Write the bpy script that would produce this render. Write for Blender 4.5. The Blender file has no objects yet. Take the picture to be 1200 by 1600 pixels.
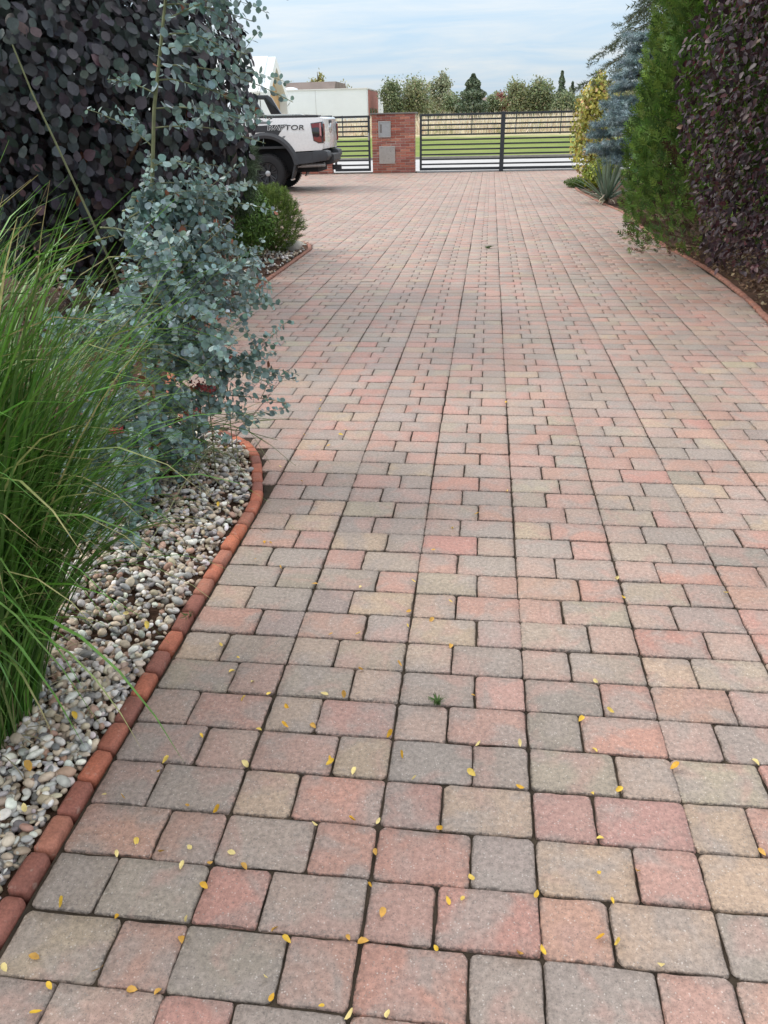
import bpy, bmesh, math, random
import numpy as np
from mathutils import Vector, Matrix

rng = np.random.default_rng(11)
random.seed(11)
scene = bpy.context.scene
COL = scene.collection

# ------------------------------------------------------------------ camera
CAM_H = 1.4355
CR = np.array([0.992622, 0.119378, -0.021237])
CU = np.array([-0.034939, 0.449327, 0.892684])
CF = np.array([-0.116109, 0.885356, -0.450182])
cam_data = bpy.data.cameras.new('camera')
cam = bpy.data.objects.new('camera', cam_data)
COL.objects.link(cam)
cam_data.sensor_fit = 'VERTICAL'
cam_data.sensor_height = 36.0
cam_data.lens = 1205.1 / 1600 * 36.0
cam_data.clip_start = 0.02
cam_data.clip_end = 6000
cam.matrix_world = Matrix(((CR[0], CU[0], -CF[0], 0), (CR[1], CU[1], -CF[1], 0), (CR[2], CU[2], -CF[2], CAM_H), (0, 0, 0, 1)))
scene.camera = cam

# ------------------------------------------------------------------ light
SUN_EL, SUN_AZ = math.radians(42), math.radians(14)      # sun low over the left-hand garden, through thin cloud
sun_dir = Vector((-math.cos(SUN_EL) * math.cos(SUN_AZ), math.cos(SUN_EL) * math.sin(SUN_AZ), math.sin(SUN_EL)))
world = bpy.data.worlds.new('World')
scene.world = world
world.use_nodes = True
wn, wl = world.node_tree.nodes, world.node_tree.links
wn.clear()
w_out = wn.new('ShaderNodeOutputWorld')
w_bg = wn.new('ShaderNodeBackground')
w_sky = wn.new('ShaderNodeTexSky')
w_sky.sky_type = 'NISHITA'
w_sky.sun_disc = False
w_sky.sun_elevation = SUN_EL
w_sky.sun_rotation = math.atan2(sun_dir.x, sun_dir.y)
w_sky.air_density = 1.0
w_sky.dust_density = 1.5
w_tc = wn.new('ShaderNodeTexCoord')
w_sep = wn.new('ShaderNodeSeparateXYZ')
wl.new(w_tc.outputs['Generated'], w_sep.inputs[0])
w_zz = wn.new('ShaderNodeMath'); w_zz.operation = 'ADD'; w_zz.inputs[1].default_value = 0.14
w_ab = wn.new('ShaderNodeMath'); w_ab.operation = 'ABSOLUTE'
wl.new(w_sep.outputs['Z'], w_ab.inputs[0]); wl.new(w_ab.outputs[0], w_zz.inputs[0])
w_dx = wn.new('ShaderNodeMath'); w_dx.operation = 'DIVIDE'
w_dy = wn.new('ShaderNodeMath'); w_dy.operation = 'DIVIDE'
wl.new(w_sep.outputs['X'], w_dx.inputs[0]); wl.new(w_zz.outputs[0], w_dx.inputs[1])
wl.new(w_sep.outputs['Y'], w_dy.inputs[0]); wl.new(w_zz.outputs[0], w_dy.inputs[1])
w_cmb = wn.new('ShaderNodeCombineXYZ')
w_mx = wn.new('ShaderNodeMath'); w_mx.operation = 'MULTIPLY'; w_mx.inputs[1].default_value = 0.45
wl.new(w_dx.outputs[0], w_mx.inputs[0])
wl.new(w_mx.outputs[0], w_cmb.inputs[0]); wl.new(w_dy.outputs[0], w_cmb.inputs[1])
w_noise = wn.new('ShaderNodeTexNoise'); w_noise.inputs['Scale'].default_value = 2.4
w_noise.inputs['Detail'].default_value = 7; w_noise.inputs['Roughness'].default_value = 0.6
w_noise.inputs['Distortion'].default_value = 0.6
wl.new(w_cmb.outputs[0], w_noise.inputs['Vector'])
w_ramp = wn.new('ShaderNodeMapRange')
w_ramp.inputs['From Min'].default_value = 0.38; w_ramp.inputs['From Max'].default_value = 0.66
wl.new(w_noise.outputs['Fac'], w_ramp.inputs['Value'])
CLOUD = 5.4
w_veil = wn.new('ShaderNodeMix'); w_veil.data_type = 'RGBA'                          # pale blue veil with whiter streaks
wl.new(w_ramp.outputs['Result'], w_veil.inputs['Factor'])
w_veil.inputs['A'].default_value = (0.66 * CLOUD, 0.86 * CLOUD, 1.06 * CLOUD, 1)
w_veil.inputs['B'].default_value = (0.90 * CLOUD, 0.98 * CLOUD, 1.05 * CLOUD, 1)
w_white = wn.new('ShaderNodeMix'); w_white.data_type = 'RGBA'                         # the sheet thickens to neutral white higher up
w_zr = wn.new('ShaderNodeMapRange'); w_zr.inputs['From Min'].default_value = 0.10; w_zr.inputs['From Max'].default_value = 0.55
wl.new(w_ab.outputs[0], w_zr.inputs['Value']); wl.new(w_zr.outputs['Result'], w_white.inputs['Factor'])
wl.new(w_veil.outputs['Result'], w_white.inputs['A'])
w_white.inputs['B'].default_value = (0.97 * CLOUD, 0.96 * CLOUD, 0.95 * CLOUD, 1)
w_mix = wn.new('ShaderNodeMix'); w_mix.data_type = 'RGBA'
w_mix.inputs['Factor'].default_value = 0.86
wl.new(w_sky.outputs[0], w_mix.inputs['A'])
wl.new(w_white.outputs['Result'], w_mix.inputs['B'])
# an overcast sheet is brighter overhead than at the horizon (CIE overcast sky)
w_g = wn.new('ShaderNodeMath'); w_g.operation = 'MULTIPLY_ADD'; w_g.inputs[1].default_value = 1.7; w_g.inputs[2].default_value = 0.82
wl.new(w_ab.outputs[0], w_g.inputs[0])
w_mul = wn.new('ShaderNodeVectorMath'); w_mul.operation = 'SCALE'
wl.new(w_mix.outputs['Result'], w_mul.inputs[0]); wl.new(w_g.outputs[0], w_mul.inputs['Scale'])
wl.new(w_mul.outputs[0], w_bg.inputs['Color'])
w_bg.inputs['Strength'].default_value = 0.12
wl.new(w_bg.outputs[0], w_out.inputs[0])

sun_data = bpy.data.lights.new('sun', 'SUN')
sun_data.energy = 1.5
sun_data.angle = math.radians(14)
sun_data.color = (1.0, 0.92, 0.82)
sun = bpy.data.objects.new('sun', sun_data)
COL.objects.link(sun)
sun.rotation_euler = (-sun_dir).to_track_quat('-Z', 'Y').to_euler()
sun.location = sun_dir * 60

scene.view_settings.view_transform = 'Standard'
scene.view_settings.look = 'None'
scene.view_settings.gamma = 1.0
scene.view_settings.use_curve_mapping = False
scene.view_settings.exposure = 0.55
scene.cycles.max_bounces = 6
scene.cycles.transparent_max_bounces = 4

# ------------------------------------------------------------------ helpers
def tag(o, label=None, cat=None, group=None, kind=None):
    if label: o['label'] = label
    if cat: o['category'] = cat
    if group: o['group'] = group
    if kind: o['kind'] = kind
    return o

def empty(name, loc=(0, 0, 0)):
    o = bpy.data.objects.new(name, None)
    o.location = loc
    o.empty_display_size = 0.1
    COL.objects.link(o)
    return o

def link(name, me, parent=None, loc=None):
    """Geometry is given in world coordinates; a child is moved back by its parent's place."""
    o = bpy.data.objects.new(name, me)
    COL.objects.link(o)
    if parent is not None:
        o.parent = parent
        p, q = Vector((0, 0, 0)), parent
        while q is not None:
            p += q.location
            q = q.parent
        o.location = -p
    if loc is not None:
        o.location = o.location + Vector(loc)
    return o

def mesh_np(name, v, f, mat=None, smooth=False, attrs=None):
    """v (n,3); f (m,k) all of one size, or list of arrays."""
    me = bpy.data.meshes.new(name)
    v = np.asarray(v, np.float32)
    fs = f if isinstance(f, list) else [f]
    fs = [np.asarray(a, np.int32) for a in fs if len(a)]
    nl = sum(a.size for a in fs); nf = sum(len(a) for a in fs)
    me.vertices.add(len(v)); me.vertices.foreach_set('co', v.ravel())
    me.loops.add(nl); me.polygons.add(nf)
    me.loops.foreach_set('vertex_index', np.concatenate([a.ravel() for a in fs]))
    tot = np.concatenate([np.full(len(a), a.shape[1], np.int32) for a in fs])
    me.polygons.foreach_set('loop_start', np.concatenate([[0], np.cumsum(tot)[:-1]]).astype(np.int32))
    me.polygons.foreach_set('loop_total', tot)
    me.update(calc_edges=True)
    if smooth:
        me.polygons.foreach_set('use_smooth', np.ones(nf, bool))
    for k, a in (attrs or {}).items():
        a = np.asarray(a, np.float32)
        if a.ndim == 1:
            at = me.attributes.new(k, 'FLOAT', 'POINT'); at.data.foreach_set('value', a)
        else:
            at = me.attributes.new(k, 'FLOAT_COLOR', 'POINT')
            c = np.ones((len(v), 4), np.float32); c[:, :3] = a
            at.data.foreach_set('color', c.ravel())
    if mat: me.materials.append(mat)
    me.validate()
    return me

def stamp(tv, tf, A, loc, cols=None):
    """Copies of a template: A (k,3,3) matrices, loc (k,3). Returns verts, faces, vertex colours."""
    tv = np.asarray(tv, float); k = len(loc); n = len(tv)
    v = np.einsum('kij,nj->kni', A, tv) + loc[:, None, :]
    off = (np.arange(k) * n)[:, None, None]
    tfs = tf if isinstance(tf, list) else [tf]
    f = [(np.asarray(a)[None] + off).reshape(-1, np.asarray(a).shape[1]) for a in tfs]
    c = None if cols is None else np.repeat(cols, n, axis=0)
    return v.reshape(-1, 3), f, c

def unit(a):
    a = np.asarray(a, float)
    return a / np.maximum(np.linalg.norm(a, axis=-1, keepdims=True), 1e-9)

def frames(z, x, size):
    """z: normals, x: wished long axis; columns X(long), Y, Z(normal) times size (k,) or (k,3)."""
    z = unit(z)
    x = unit(x - (x * z).sum(-1, keepdims=True) * z)
    y = np.cross(z, x)
    A = np.stack([x, y, z], axis=-1)
    s = np.asarray(size, float)
    if s.ndim == 1: s = np.repeat(s[:, None], 3, 1)
    return A * s[:, None, :]

def frames_axis(x, size):
    """long axis exact, normal random around it."""
    x = unit(x)
    z = rng.normal(size=x.shape)
    z = unit(z - (z * x).sum(-1, keepdims=True) * x)
    return np.stack([x, np.cross(z, x), z], axis=-1) * np.asarray(size)[:, None, None]

def tint(base, n, jit=0.15, hue=0.06):
    base = np.asarray(base, float)
    c = np.repeat(base[None], n, 0) if base.ndim == 1 else base
    return np.clip(c * (1 + rng.normal(0, jit, (n, 1))) * (1 + rng.normal(0, hue, (n, 3))), 0.002, 0.95)

def pick(palette, weights, n):
    p = np.asarray(palette, float); w = np.asarray(weights, float)
    return p[rng.choice(len(p), n, p=w / w.sum())]

def project(P):
    d = np.asarray(P, float) - np.array([0, 0, CAM_H])
    dep = d @ CF
    s = np.where(dep > 0.05, dep, 1e9)
    return 600 + 1205.1 * (d @ CR) / s, 800 - 1205.1 * (d @ CU) / s, np.where(dep > 0.05, dep, 1e9)

def tube(pts, rad, n=6):
    """tapered tube through points; returns v, quads."""
    pts = np.asarray(pts, float); m = len(pts)
    rad = np.broadcast_to(np.asarray(rad, float), (m,))
    t = unit(np.gradient(pts, axis=0))
    ref = np.array([0.31, 0.17, 0.93]) if abs(t[0][2]) < 0.9 else np.array([1.0, 0.1, 0])
    v = []
    for i in range(m):
        a = unit(np.cross(t[i], ref)); b = np.cross(t[i], a)
        ang = np.arange(n) * 2 * math.pi / n
        v.append(pts[i] + rad[i] * (np.cos(ang)[:, None] * a + np.sin(ang)[:, None] * b))
    v = np.concatenate(v)
    i = np.arange(m - 1)[:, None] * n; j = np.arange(n)[None]
    f = np.stack([i + j, i + (j + 1) % n, i + n + (j + 1) % n, i + n + j], -1).reshape(-1, 4)
    return v, f

class MB:
    """collects polygons for one mesh."""
    def __init__(self): self.v = []; self.f = []
    def add(self, v, f):
        o = len(self.v); self.v += [tuple(map(float, p)) for p in v]
        self.f += [tuple(int(i) + o for i in q) for q in f]; return self
    def box(self, x0, x1, y0, y1, z0, z1):
        return self.add([(x0, y0, z0), (x1, y0, z0), (x1, y1, z0), (x0, y1, z0), (x0, y0, z1), (x1, y0, z1), (x1, y1, z1), (x0, y1, z1)],
                        [(0, 3, 2, 1), (4, 5, 6, 7), (0, 1, 5, 4), (1, 2, 6, 5), (2, 3, 7, 6), (3, 0, 4, 7)])
    def prism(self, poly, a0, a1, axis='y'):
        """poly in the plane across axis: for y (x,z), for x (y,z), for z (x,y)."""
        n = len(poly)
        def P(p, a):
            return (p[0], a, p[1]) if axis == 'y' else (a, p[0], p[1]) if axis == 'x' else (p[0], p[1], a)
        v = [P(p, a0) for p in poly] + [P(p, a1) for p in poly]
        return self.add(v, [tuple(range(n)), tuple(range(2 * n - 1, n - 1, -1))] + [(i, i + n, (i + 1) % n + n, (i + 1) % n) for i in range(n)])
    def tube(self, pts, r, n=8):
        v, f = tube(pts, r, n); m = len(pts)
        return self.add(v, list(f) + [tuple(range(n)), tuple(range((m - 1) * n, m * n))[::-1]])
    def lathe(self, prof, c, axis='y', n=40):
        """prof: (radius, along) pairs about an axis through c."""
        v = []
        for r, a in prof:
            for i in range(n):
                t = 2 * math.pi * i / n; p, q = r * math.cos(t), r * math.sin(t)
                v.append((c[0] + p, c[1] + a, c[2] + q) if axis == 'y' else (c[0] + p, c[1] + q, c[2] + a) if axis == 'z' else (c[0] + a, c[1] + p, c[2] + q))
        f = [(j * n + i, j * n + (i + 1) % n, (j + 1) * n + (i + 1) % n, (j + 1) * n + i) for j in range(len(prof) - 1) for i in range(n)]
        return self.add(v, f)
    def build(self, name, mat, parent=None, bevel=0, smooth=False, seg=2):
        me = bpy.data.meshes.new(name)
        me.from_pydata(self.v, [], self.f)
        me.validate()
        bm = bmesh.new(); bm.from_mesh(me)
        bmesh.ops.remove_doubles(bm, verts=bm.verts, dist=1e-5)
        bmesh.ops.recalc_face_normals(bm, faces=bm.faces)
        if bevel:
            es = [e for e in bm.edges if len(e.link_faces) == 2 and e.calc_face_angle(0) > 0.5]
            bmesh.ops.bevel(bm, geom=es, offset=bevel, segments=seg, profile=0.6, affect='EDGES', clamp_overlap=True)
        bm.to_mesh(me); bm.free()
        if smooth:
            me.polygons.foreach_set('use_smooth', np.ones(len(me.polygons), bool))
            me.set_sharp_from_angle(angle=math.radians(40))
        me.materials.append(mat)
        return link(name, me, parent)

# ------------------------------------------------------------------ materials
class NT:
    def __init__(self, name):
        self.m = bpy.data.materials.new(name); self.m.use_nodes = True
        self.n, self.l = self.m.node_tree.nodes, self.m.node_tree.links
        self.b = self.n['Principled BSDF']; self.out = self.n['Material Output']
    def new(self, t, **kw):
        x = self.n.new(t)
        for k, v in kw.items(): setattr(x, k, v)
        return x
    def pos(self): return self.new('ShaderNodeNewGeometry').outputs['Position']
    def noise(self, scale, detail=2, rough=0.5, vec=None, dist=0.0):
        x = self.new('ShaderNodeTexNoise'); x.inputs['Scale'].default_value = scale
        x.inputs['Detail'].default_value = detail; x.inputs['Roughness'].default_value = rough; x.inputs['Distortion'].default_value = dist
        self.l.new(vec if vec is not None else self.pos(), x.inputs['Vector']); return x.outputs['Fac']
    def rng(self, val, a, b, c=0.0, d=1.0):
        x = self.new('ShaderNodeMapRange'); self.l.new(val, x.inputs['Value'])
        for k, q in zip(('From Min', 'From Max', 'To Min', 'To Max'), (a, b, c, d)): x.inputs[k].default_value = q
        return x.outputs['Result']
    def math(self, op, a, b):
        x = self.new('ShaderNodeMath', operation=op)
        for i, q in enumerate((a, b)):
            if isinstance(q, (int, float)): x.inputs[i].default_value = q
            else: self.l.new(q, x.inputs[i])
        return x.outputs[0]
    def mix(self, fac, a, b, mode='MIX'):
        x = self.new('ShaderNodeMix', data_type='RGBA', blend_type=mode)
        for k, q in (('Factor', fac), ('A', a), ('B', b)):
            if isinstance(q, (int, float)): x.inputs[k].default_value = q
            elif isinstance(q, tuple): x.inputs[k].default_value = q if len(q) == 4 else (*q, 1)
            else: self.l.new(q, x.inputs[k])
        return x.outputs['Result']
    def attr(self, name):
        x = self.new('ShaderNodeAttribute', attribute_name=name); return x
    def bump(self, h, strength=0.3, dist=0.005):
        x = self.new('ShaderNodeBump'); x.inputs['Strength'].default_value = strength; x.inputs['Distance'].default_value = dist
        self.l.new(h, x.inputs['Height']); self.l.new(x.outputs[0], self.b.inputs['Normal'])
    def set(self, col=None, rough=None, spec=None, metal=None):
        if col is not None:
            if isinstance(col, tuple): self.b.inputs['Base Color'].default_value = (*col, 1)
            else: self.l.new(col, self.b.inputs['Base Color'])
        if rough is not None:
            if isinstance(rough, (int, float)): self.b.inputs['Roughness'].default_value = rough
            else: self.l.new(rough, self.b.inputs['Roughness'])
        if spec is not None: self.b.inputs['Specular IOR Level'].default_value = spec
        if metal is not None: self.b.inputs['Metallic'].default_value = metal
        return self.m

def plain(name, col, rough=0.6, spec=0.5, metal=0.0, var=0.12, scale=6.0, coat=0.0):
    t = NT(name)
    n = t.noise(scale, 4, 0.6)
    c = t.mix(t.rng(n, 0.3, 0.7), tuple(x * (1 - var) for x in col), tuple(min(1, x * (1 + var)) for x in col))
    t.set(c, t.rng(t.noise(scale * 3, 3), 0.3, 0.7, max(0.02, rough - 0.06), min(1, rough + 0.06)), spec, metal)
    if coat: t.b.inputs['Coat Weight'].default_value = coat; t.b.inputs['Coat Roughness'].default_value = 0.05
    return t.m

def leaf_mat(name, src='attr', rough=0.5, spec=0.4, transl=0.2, vein=False):
    t = NT(name)
    c = t.attr('col').outputs['Color'] if src == 'attr' else t.new('ShaderNodeObjectInfo').outputs['Color']
    n = t.noise(60, 2)
    c2 = t.mix(1.0, c, t.mix(t.rng(n, 0.3, 0.7), (0.78, 0.78, 0.78), (1.2, 1.2, 1.2)), 'MULTIPLY')
    t.set(c2, rough, spec)
    if transl:
        tr = t.new('ShaderNodeBsdfTranslucent'); t.l.new(c2, tr.inputs['Color'])
        mx = t.new('ShaderNodeMixShader'); mx.inputs[0].default_value = transl
        t.l.new(t.b.outputs[0], mx.inputs[1]); t.l.new(tr.outputs[0], mx.inputs[2]); t.l.new(mx.outputs[0], t.out.inputs['Surface'])
    return t.m

def paver_mat(name, src):
    t = NT(name)
    c = t.attr('col').outputs['Color'] if src == 'attr' else t.new('ShaderNodeObjectInfo').outputs['Color']
    P = t.pos()
    big = t.noise(7.5, 3, 0.55, P, 0.4)
    c = t.mix(t.rng(big, 0.47, 0.62, 0, 0.75), c, (0.29, 0.25, 0.225))          # greyer clouding within a stone
    mp = t.new('ShaderNodeMapping'); t.l.new(P, mp.inputs[0]); mp.inputs['Location'].default_value = (13.1, 4.7, 2.2)
    b3 = t.noise(8.0, 3, 0.55, mp.outputs[0], 0.5)
    c = t.mix(t.rng(b3, 0.52, 0.66, 0, 0.60), c, (0.37, 0.235, 0.20))            # redder clouding
    st = t.noise(1.1, 5, 0.62, P, 0.8)
    c = t.mix(1.0, c, t.mix(t.rng(st, 0.32, 0.68), (0.84, 0.83, 0.82), (1.10, 1.09, 1.07)), 'MULTIPLY')   # broad weathering and tyre-worn patches
    c = t.mix(t.rng(t.noise(2.6, 4, 0.6, mp.outputs[0], 1.2), 0.60, 0.74, 0, 0.30), c, (0.20, 0.165, 0.135))   # damp stains
    mid = t.noise(90, 4, 0.65, P)
    c = t.mix(1.0, c, t.mix(t.rng(mid, 0.32, 0.68), (0.74, 0.74, 0.74), (1.27, 1.27, 1.27)), 'MULTIPLY')
    fine = t.noise(330, 3, 0.65, P)
    c = t.mix(t.rng(fine, 0.43, 0.34, 0, 0.65), c, (0.12, 0.10, 0.09))          # dark grains
    vor = t.new('ShaderNodeTexVoronoi'); vor.inputs['Scale'].default_value = 150; t.l.new(P, vor.inputs['Vector'])
    grain = t.math('MULTIPLY', t.rng(vor.outputs['Distance'], 0.30, 0.18), t.rng(t.noise(75, 1, 0.5, P), 0.52, 0.57))
    c = t.mix(t.math('MULTIPLY', grain, 0.45), c, (0.66, 0.61, 0.56))            # pale chips of aggregate
    v2 = t.new('ShaderNodeTexVoronoi'); v2.inputs['Scale'].default_value = 150; t.l.new(P, v2.inputs['Vector'])
    sc = t.new('ShaderNodeSeparateColor'); t.l.new(v2.outputs['Color'], sc.inputs[0])
    pit = t.math('MULTIPLY', t.rng(v2.outputs['Distance'], 0.36, 0.20), t.rng(sc.outputs[0], 0.70, 0.74))
    c = t.mix(t.math('MULTIPLY', pit, 0.42), c, (0.085, 0.075, 0.07))             # dark stones in the mix
    e = t.attr('edge').outputs['Fac']
    dirt = t.math('MULTIPLY', e, t.rng(t.noise(120, 3, 0.6, P), 0.44, 0.58))
    c = t.mix(t.math('MULTIPLY', dirt, 0.75), c, (0.07, 0.06, 0.052))             # grime worked into the worn arrises
    t.set(c, 0.60, 0.55)
    h = t.math('ADD', t.math('MULTIPLY', t.noise(300, 3, 0.65, P), 0.5), t.math('MULTIPLY', mid, 0.5))
    t.bump(h, 0.8, 0.005)
    return t.m

M = {}
M['paver'] = paver_mat('paver_concrete', 'obj')
M['paver_mass'] = paver_mat('paver_concrete_mass', 'attr')
def brick_mat(name, src, scale=1.0):
    t = NT(name)
    c = t.attr('col').outputs['Color'] if src == 'attr' else t.new('ShaderNodeObjectInfo').outputs['Color']
    P = t.pos()
    n1 = t.noise(14 * scale, 4, 0.6, P)
    c = t.mix(t.rng(n1, 0.45, 0.75, 0, 0.55), c, (0.15, 0.06, 0.045))
    n2 = t.noise(160 * scale, 3, 0.6, P)
    c = t.mix(1.0, c, t.mix(t.rng(n2, 0.3, 0.7), (0.75, 0.75, 0.75), (1.2, 1.2, 1.2)), 'MULTIPLY')
    c = t.mix(t.rng(t.noise(45 * scale, 3, 0.6, P), 0.62, 0.72, 0, 0.35), c, (0.42, 0.34, 0.28))
    t.set(c, 0.75, 0.4); t.bump(n2, 0.4, 0.003)
    return t.m
M['brick'] = brick_mat('terracotta_brick', 'obj')
M['mortar'] = plain('mortar', (0.40, 0.36, 0.32), 0.9, 0.2, scale=30)
def soil(name, a, b, s):
    t = NT(name); n = t.noise(s, 6, 0.65)
    t.set(t.mix(t.rng(n, 0.3, 0.7), a, b), 0.95, 0.15); t.bump(t.noise(s * 2, 5, 0.7), 0.9, 0.02); return t.m
M['joint'] = soil('joint_sand', (0.018, 0.015, 0.012), (0.075, 0.058, 0.042), 9)
M['soil'] = soil('garden_soil', (0.045, 0.026, 0.018), (0.11, 0.065, 0.045), 22)
def lawn_mat():
    t = NT('lawn_grass'); P = t.pos()
    n = t.noise(0.5, 6, 0.7, P); n2 = t.noise(2.0, 5, 0.75, P)
    c = t.mix(t.rng(n, 0.35, 0.65), (0.14, 0.195, 0.042), (0.24, 0.265, 0.085))
    c = t.mix(t.rng(n2, 0.35, 0.7, 0, 0.5), c, (0.115, 0.19, 0.028))
    sy = t.new('ShaderNodeSeparateXYZ'); t.l.new(P, sy.inputs[0])
    dry = t.rng(t.math('ADD', sy.outputs['Y'], t.math('MULTIPLY', n, 9)), 60, 66)
    c = t.mix(dry, c, (0.52, 0.45, 0.30))
    t.set(c, 0.9, 0.2); t.bump(t.noise(9, 4, 0.7, P), 0.8, 0.05); return t.m
M['lawn'] = lawn_mat()
M['road'] = plain('pale_concrete_road', (0.40, 0.405, 0.41), 0.8, 0.4, var=0.1, scale=1.5)
M['kerb'] = plain('grey_kerb', (0.24, 0.225, 0.20), 0.85, 0.3, scale=5)
M['anthracite'] = plain('anthracite_powder_coat', (0.030, 0.036, 0.044), 0.42, 0.5, var=0.1)
M['steel'] = plain('brushed_steel', (0.52, 0.51, 0.49), 0.33, 0.5, 0.85, var=0.08, scale=14)
M['steel_dull'] = plain('galvanised_steel', (0.42, 0.43, 0.44), 0.45, 0.5, 0.7, var=0.08, scale=14)
M['cap'] = plain('cap_sheet_metal', (0.17, 0.16, 0.155), 0.5, 0.5, var=0.1)
M['white_paint'] = plain('white_car_paint', (0.80, 0.81, 0.82), 0.28, 0.5, var=0.01, coat=0.8)
M['black_plastic'] = plain('charcoal_plastic', (0.035, 0.037, 0.042), 0.55, 0.45, var=0.12)
M['flare'] = plain('flare_plastic', (0.040, 0.043, 0.050), 0.5, 0.45, var=0.1)
M['black_gloss'] = plain('gloss_black', (0.010, 0.010, 0.012), 0.15, 0.5, coat=0.5)
M['rubber'] = plain('tyre_rubber', (0.018, 0.018, 0.020), 0.8, 0.35, var=0.2, scale=30)
M['alloy'] = plain('dark_alloy', (0.045, 0.047, 0.052), 0.35, 0.5, 0.5)
M['chrome'] = plain('silver_trim', (0.62, 0.62, 0.62), 0.25, 0.5, 0.9, var=0.03)
M['decal'] = plain('decal_dark', (0.035, 0.036, 0.042), 0.4, 0.5, var=0.05)
M['decal_grey'] = plain('decal_grey', (0.20, 0.21, 0.22), 0.4, 0.5, var=0.05)
M['lamp_red'] = plain('tail_lamp_red', (0.20, 0.016, 0.02), 0.12, 0.6, coat=1.0, var=0.1)
M['lamp_dark'] = plain('tail_lamp_smoke', (0.02, 0.015, 0.02), 0.1, 0.6, coat=1.0)
M['lamp_pink'] = plain('tail_lamp_reflector', (0.55, 0.22, 0.22), 0.15, 0.6, coat=1.0)
M['glass'] = plain('dark_glass', (0.012, 0.015, 0.018), 0.06, 0.6, coat=0.6)
M['render'] = plain('white_render', (0.70, 0.76, 0.80), 0.85, 0.3, var=0.03, scale=0.8)
M['roof_white'] = plain('pale_metal_roof', (0.66, 0.68, 0.69), 0.6, 0.4, var=0.04, scale=0.7)
M['wood'] = plain('larch_cladding', (0.52, 0.36, 0.20), 0.7, 0.3, var=0.15, scale=2.0)
M['door_wood'] = plain('brown_door', (0.16, 0.10, 0.065), 0.6, 0.4)
M['red_panel'] = plain('red_cladding', (0.36, 0.15, 0.13), 0.7, 0.3, var=0.08, scale=1.0)
M['roof_brown'] = plain('brown_roof', (0.20, 0.165, 0.15), 0.85, 0.3, var=0.15, scale=0.6)
M['bark'] = plain('bark', (0.12, 0.085, 0.06), 0.9, 0.2, var=0.35, scale=18)
M['bark_red'] = plain('pine_bark', (0.24, 0.125, 0.085), 0.9, 0.2, var=0.3, scale=18)
M['stem_green'] = plain('young_stem', (0.16, 0.17, 0.09), 0.7, 0.3, var=0.25, scale=20)
M['leaf'] = leaf_mat('foliage_leaves')
M['leaf_one'] = leaf_mat('foliage_leaf', 'obj')
M['leaf_gloss'] = leaf_mat('glossy_leaves', 'attr', 0.48, 0.4, 0.1)
M['leaf_gloss_one'] = leaf_mat('glossy_leaf', 'obj', 0.48, 0.4, 0.1)
M['leaf_wax'] = leaf_mat('waxy_leaves', 'attr', 0.6, 0.4, 0.12)
M['leaf_wax_one'] = leaf_mat('waxy_leaf', 'obj', 0.6, 0.4, 0.12)
M['needle'] = leaf_mat('needles', 'attr', 0.6, 0.3, 0.2)
M['pebble'] = leaf_mat('pebbles', 'attr', 0.6, 0.45, 0)

# ================================================================== SETTING
def interp(path, n=400):
    p = np.asarray(path, float); d = np.concatenate([[0], np.cumsum(np.linalg.norm(np.diff(p, axis=0), axis=1))])
    s = np.linspace(0, d[-1], n)
    return np.stack([np.interp(s, d, p[:, 0]), np.interp(s, d, p[:, 1])], 1)
def smooth_path(path, k=9, n=600):
    q = interp(path, n); pad = np.concatenate([np.repeat(q[:1], k, 0), q, np.repeat(q[-1:], k, 0)])
    ker = np.ones(2 * k + 1) / (2 * k + 1)
    r = np.stack([np.convolve(pad[:, i], ker, 'valid') for i in (0, 1)], 1); r[0] = q[0]; r[-1] = q[-1]
    return r

LEFT = smooth_path([(-.899, .2), (-.899, 2.9), (-.95, 3.08), (-1.01, 3.3), (-1.09, 3.48), (-1.19, 3.6), (-1.32, 3.69), (-1.55, 3.85), (-1.80, 4.2), (-2.0, 4.8),
                    (-2.13, 5.6), (-2.2, 6.6), (-2.2, 9.6), (-2.2, 10.25), (-2.28, 10.62), (-2.42, 10.9), (-2.65, 11.12), (-3.2, 11.4), (-4.5, 11.7), (-8, 12.0), (-11, 12.2)], 7, 1600)
RIGHT = smooth_path([(1.98, .2), (2.02, 4), (2.19, 6.25), (2.27, 7.1), (2.31, 8), (2.31, 8.7), (2.26, 9.6), (2.2, 10.4), (2.24, 12), (2.3, 13.1), (2.3, 14.5), (2.17, 15.9),
                     (2.03, 18.6), (2.05, 20.5), (2.5, 23), (3.15, 26.6)], 7, 900)
def XL(y): return np.interp(y, LEFT[:, 1], LEFT[:, 0])
def XR(y): return np.interp(y, RIGHT[:, 1], RIGHT[:, 0])

def terrain(y):
    return np.interp(y, [-200, 37.6, 38.2, 62, 100, 140, 3000], [-.06, -.06, 0.02, .62, 1.5, 2.0, 2.0])
ys = np.concatenate([[-60, -20, 0, 10, 20, 27, 32, 37.6, 38.2], np.arange(40, 145, 4), [160, 200, 300, 600, 1200, 2500]])
xs = np.concatenate([[-2500, -800, -300, -150], np.arange(-80, 81, 8), [150, 300, 800, 2500]])
gx, gy = np.meshgrid(xs, ys)
gz = terrain(gy) + np.where(gy > 40, 0.06 * np.sin(gx * .21) * np.sin(gy * .17 + 1), 0)
V = np.stack([gx, gy, gz], -1).reshape(-1, 3)
nx = len(xs)
ii = (np.arange(len(ys) - 1)[:, None] * nx + np.arange(nx - 1)[None]).ravel()
ground = link('ground', mesh_np('ground', V, np.stack([ii, ii + 1, ii + nx + 1, ii + nx], 1), M['lawn'], True))
tag(ground, 'mown green lawn rising beyond the road to dry field', 'lawn', kind='structure')

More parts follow.
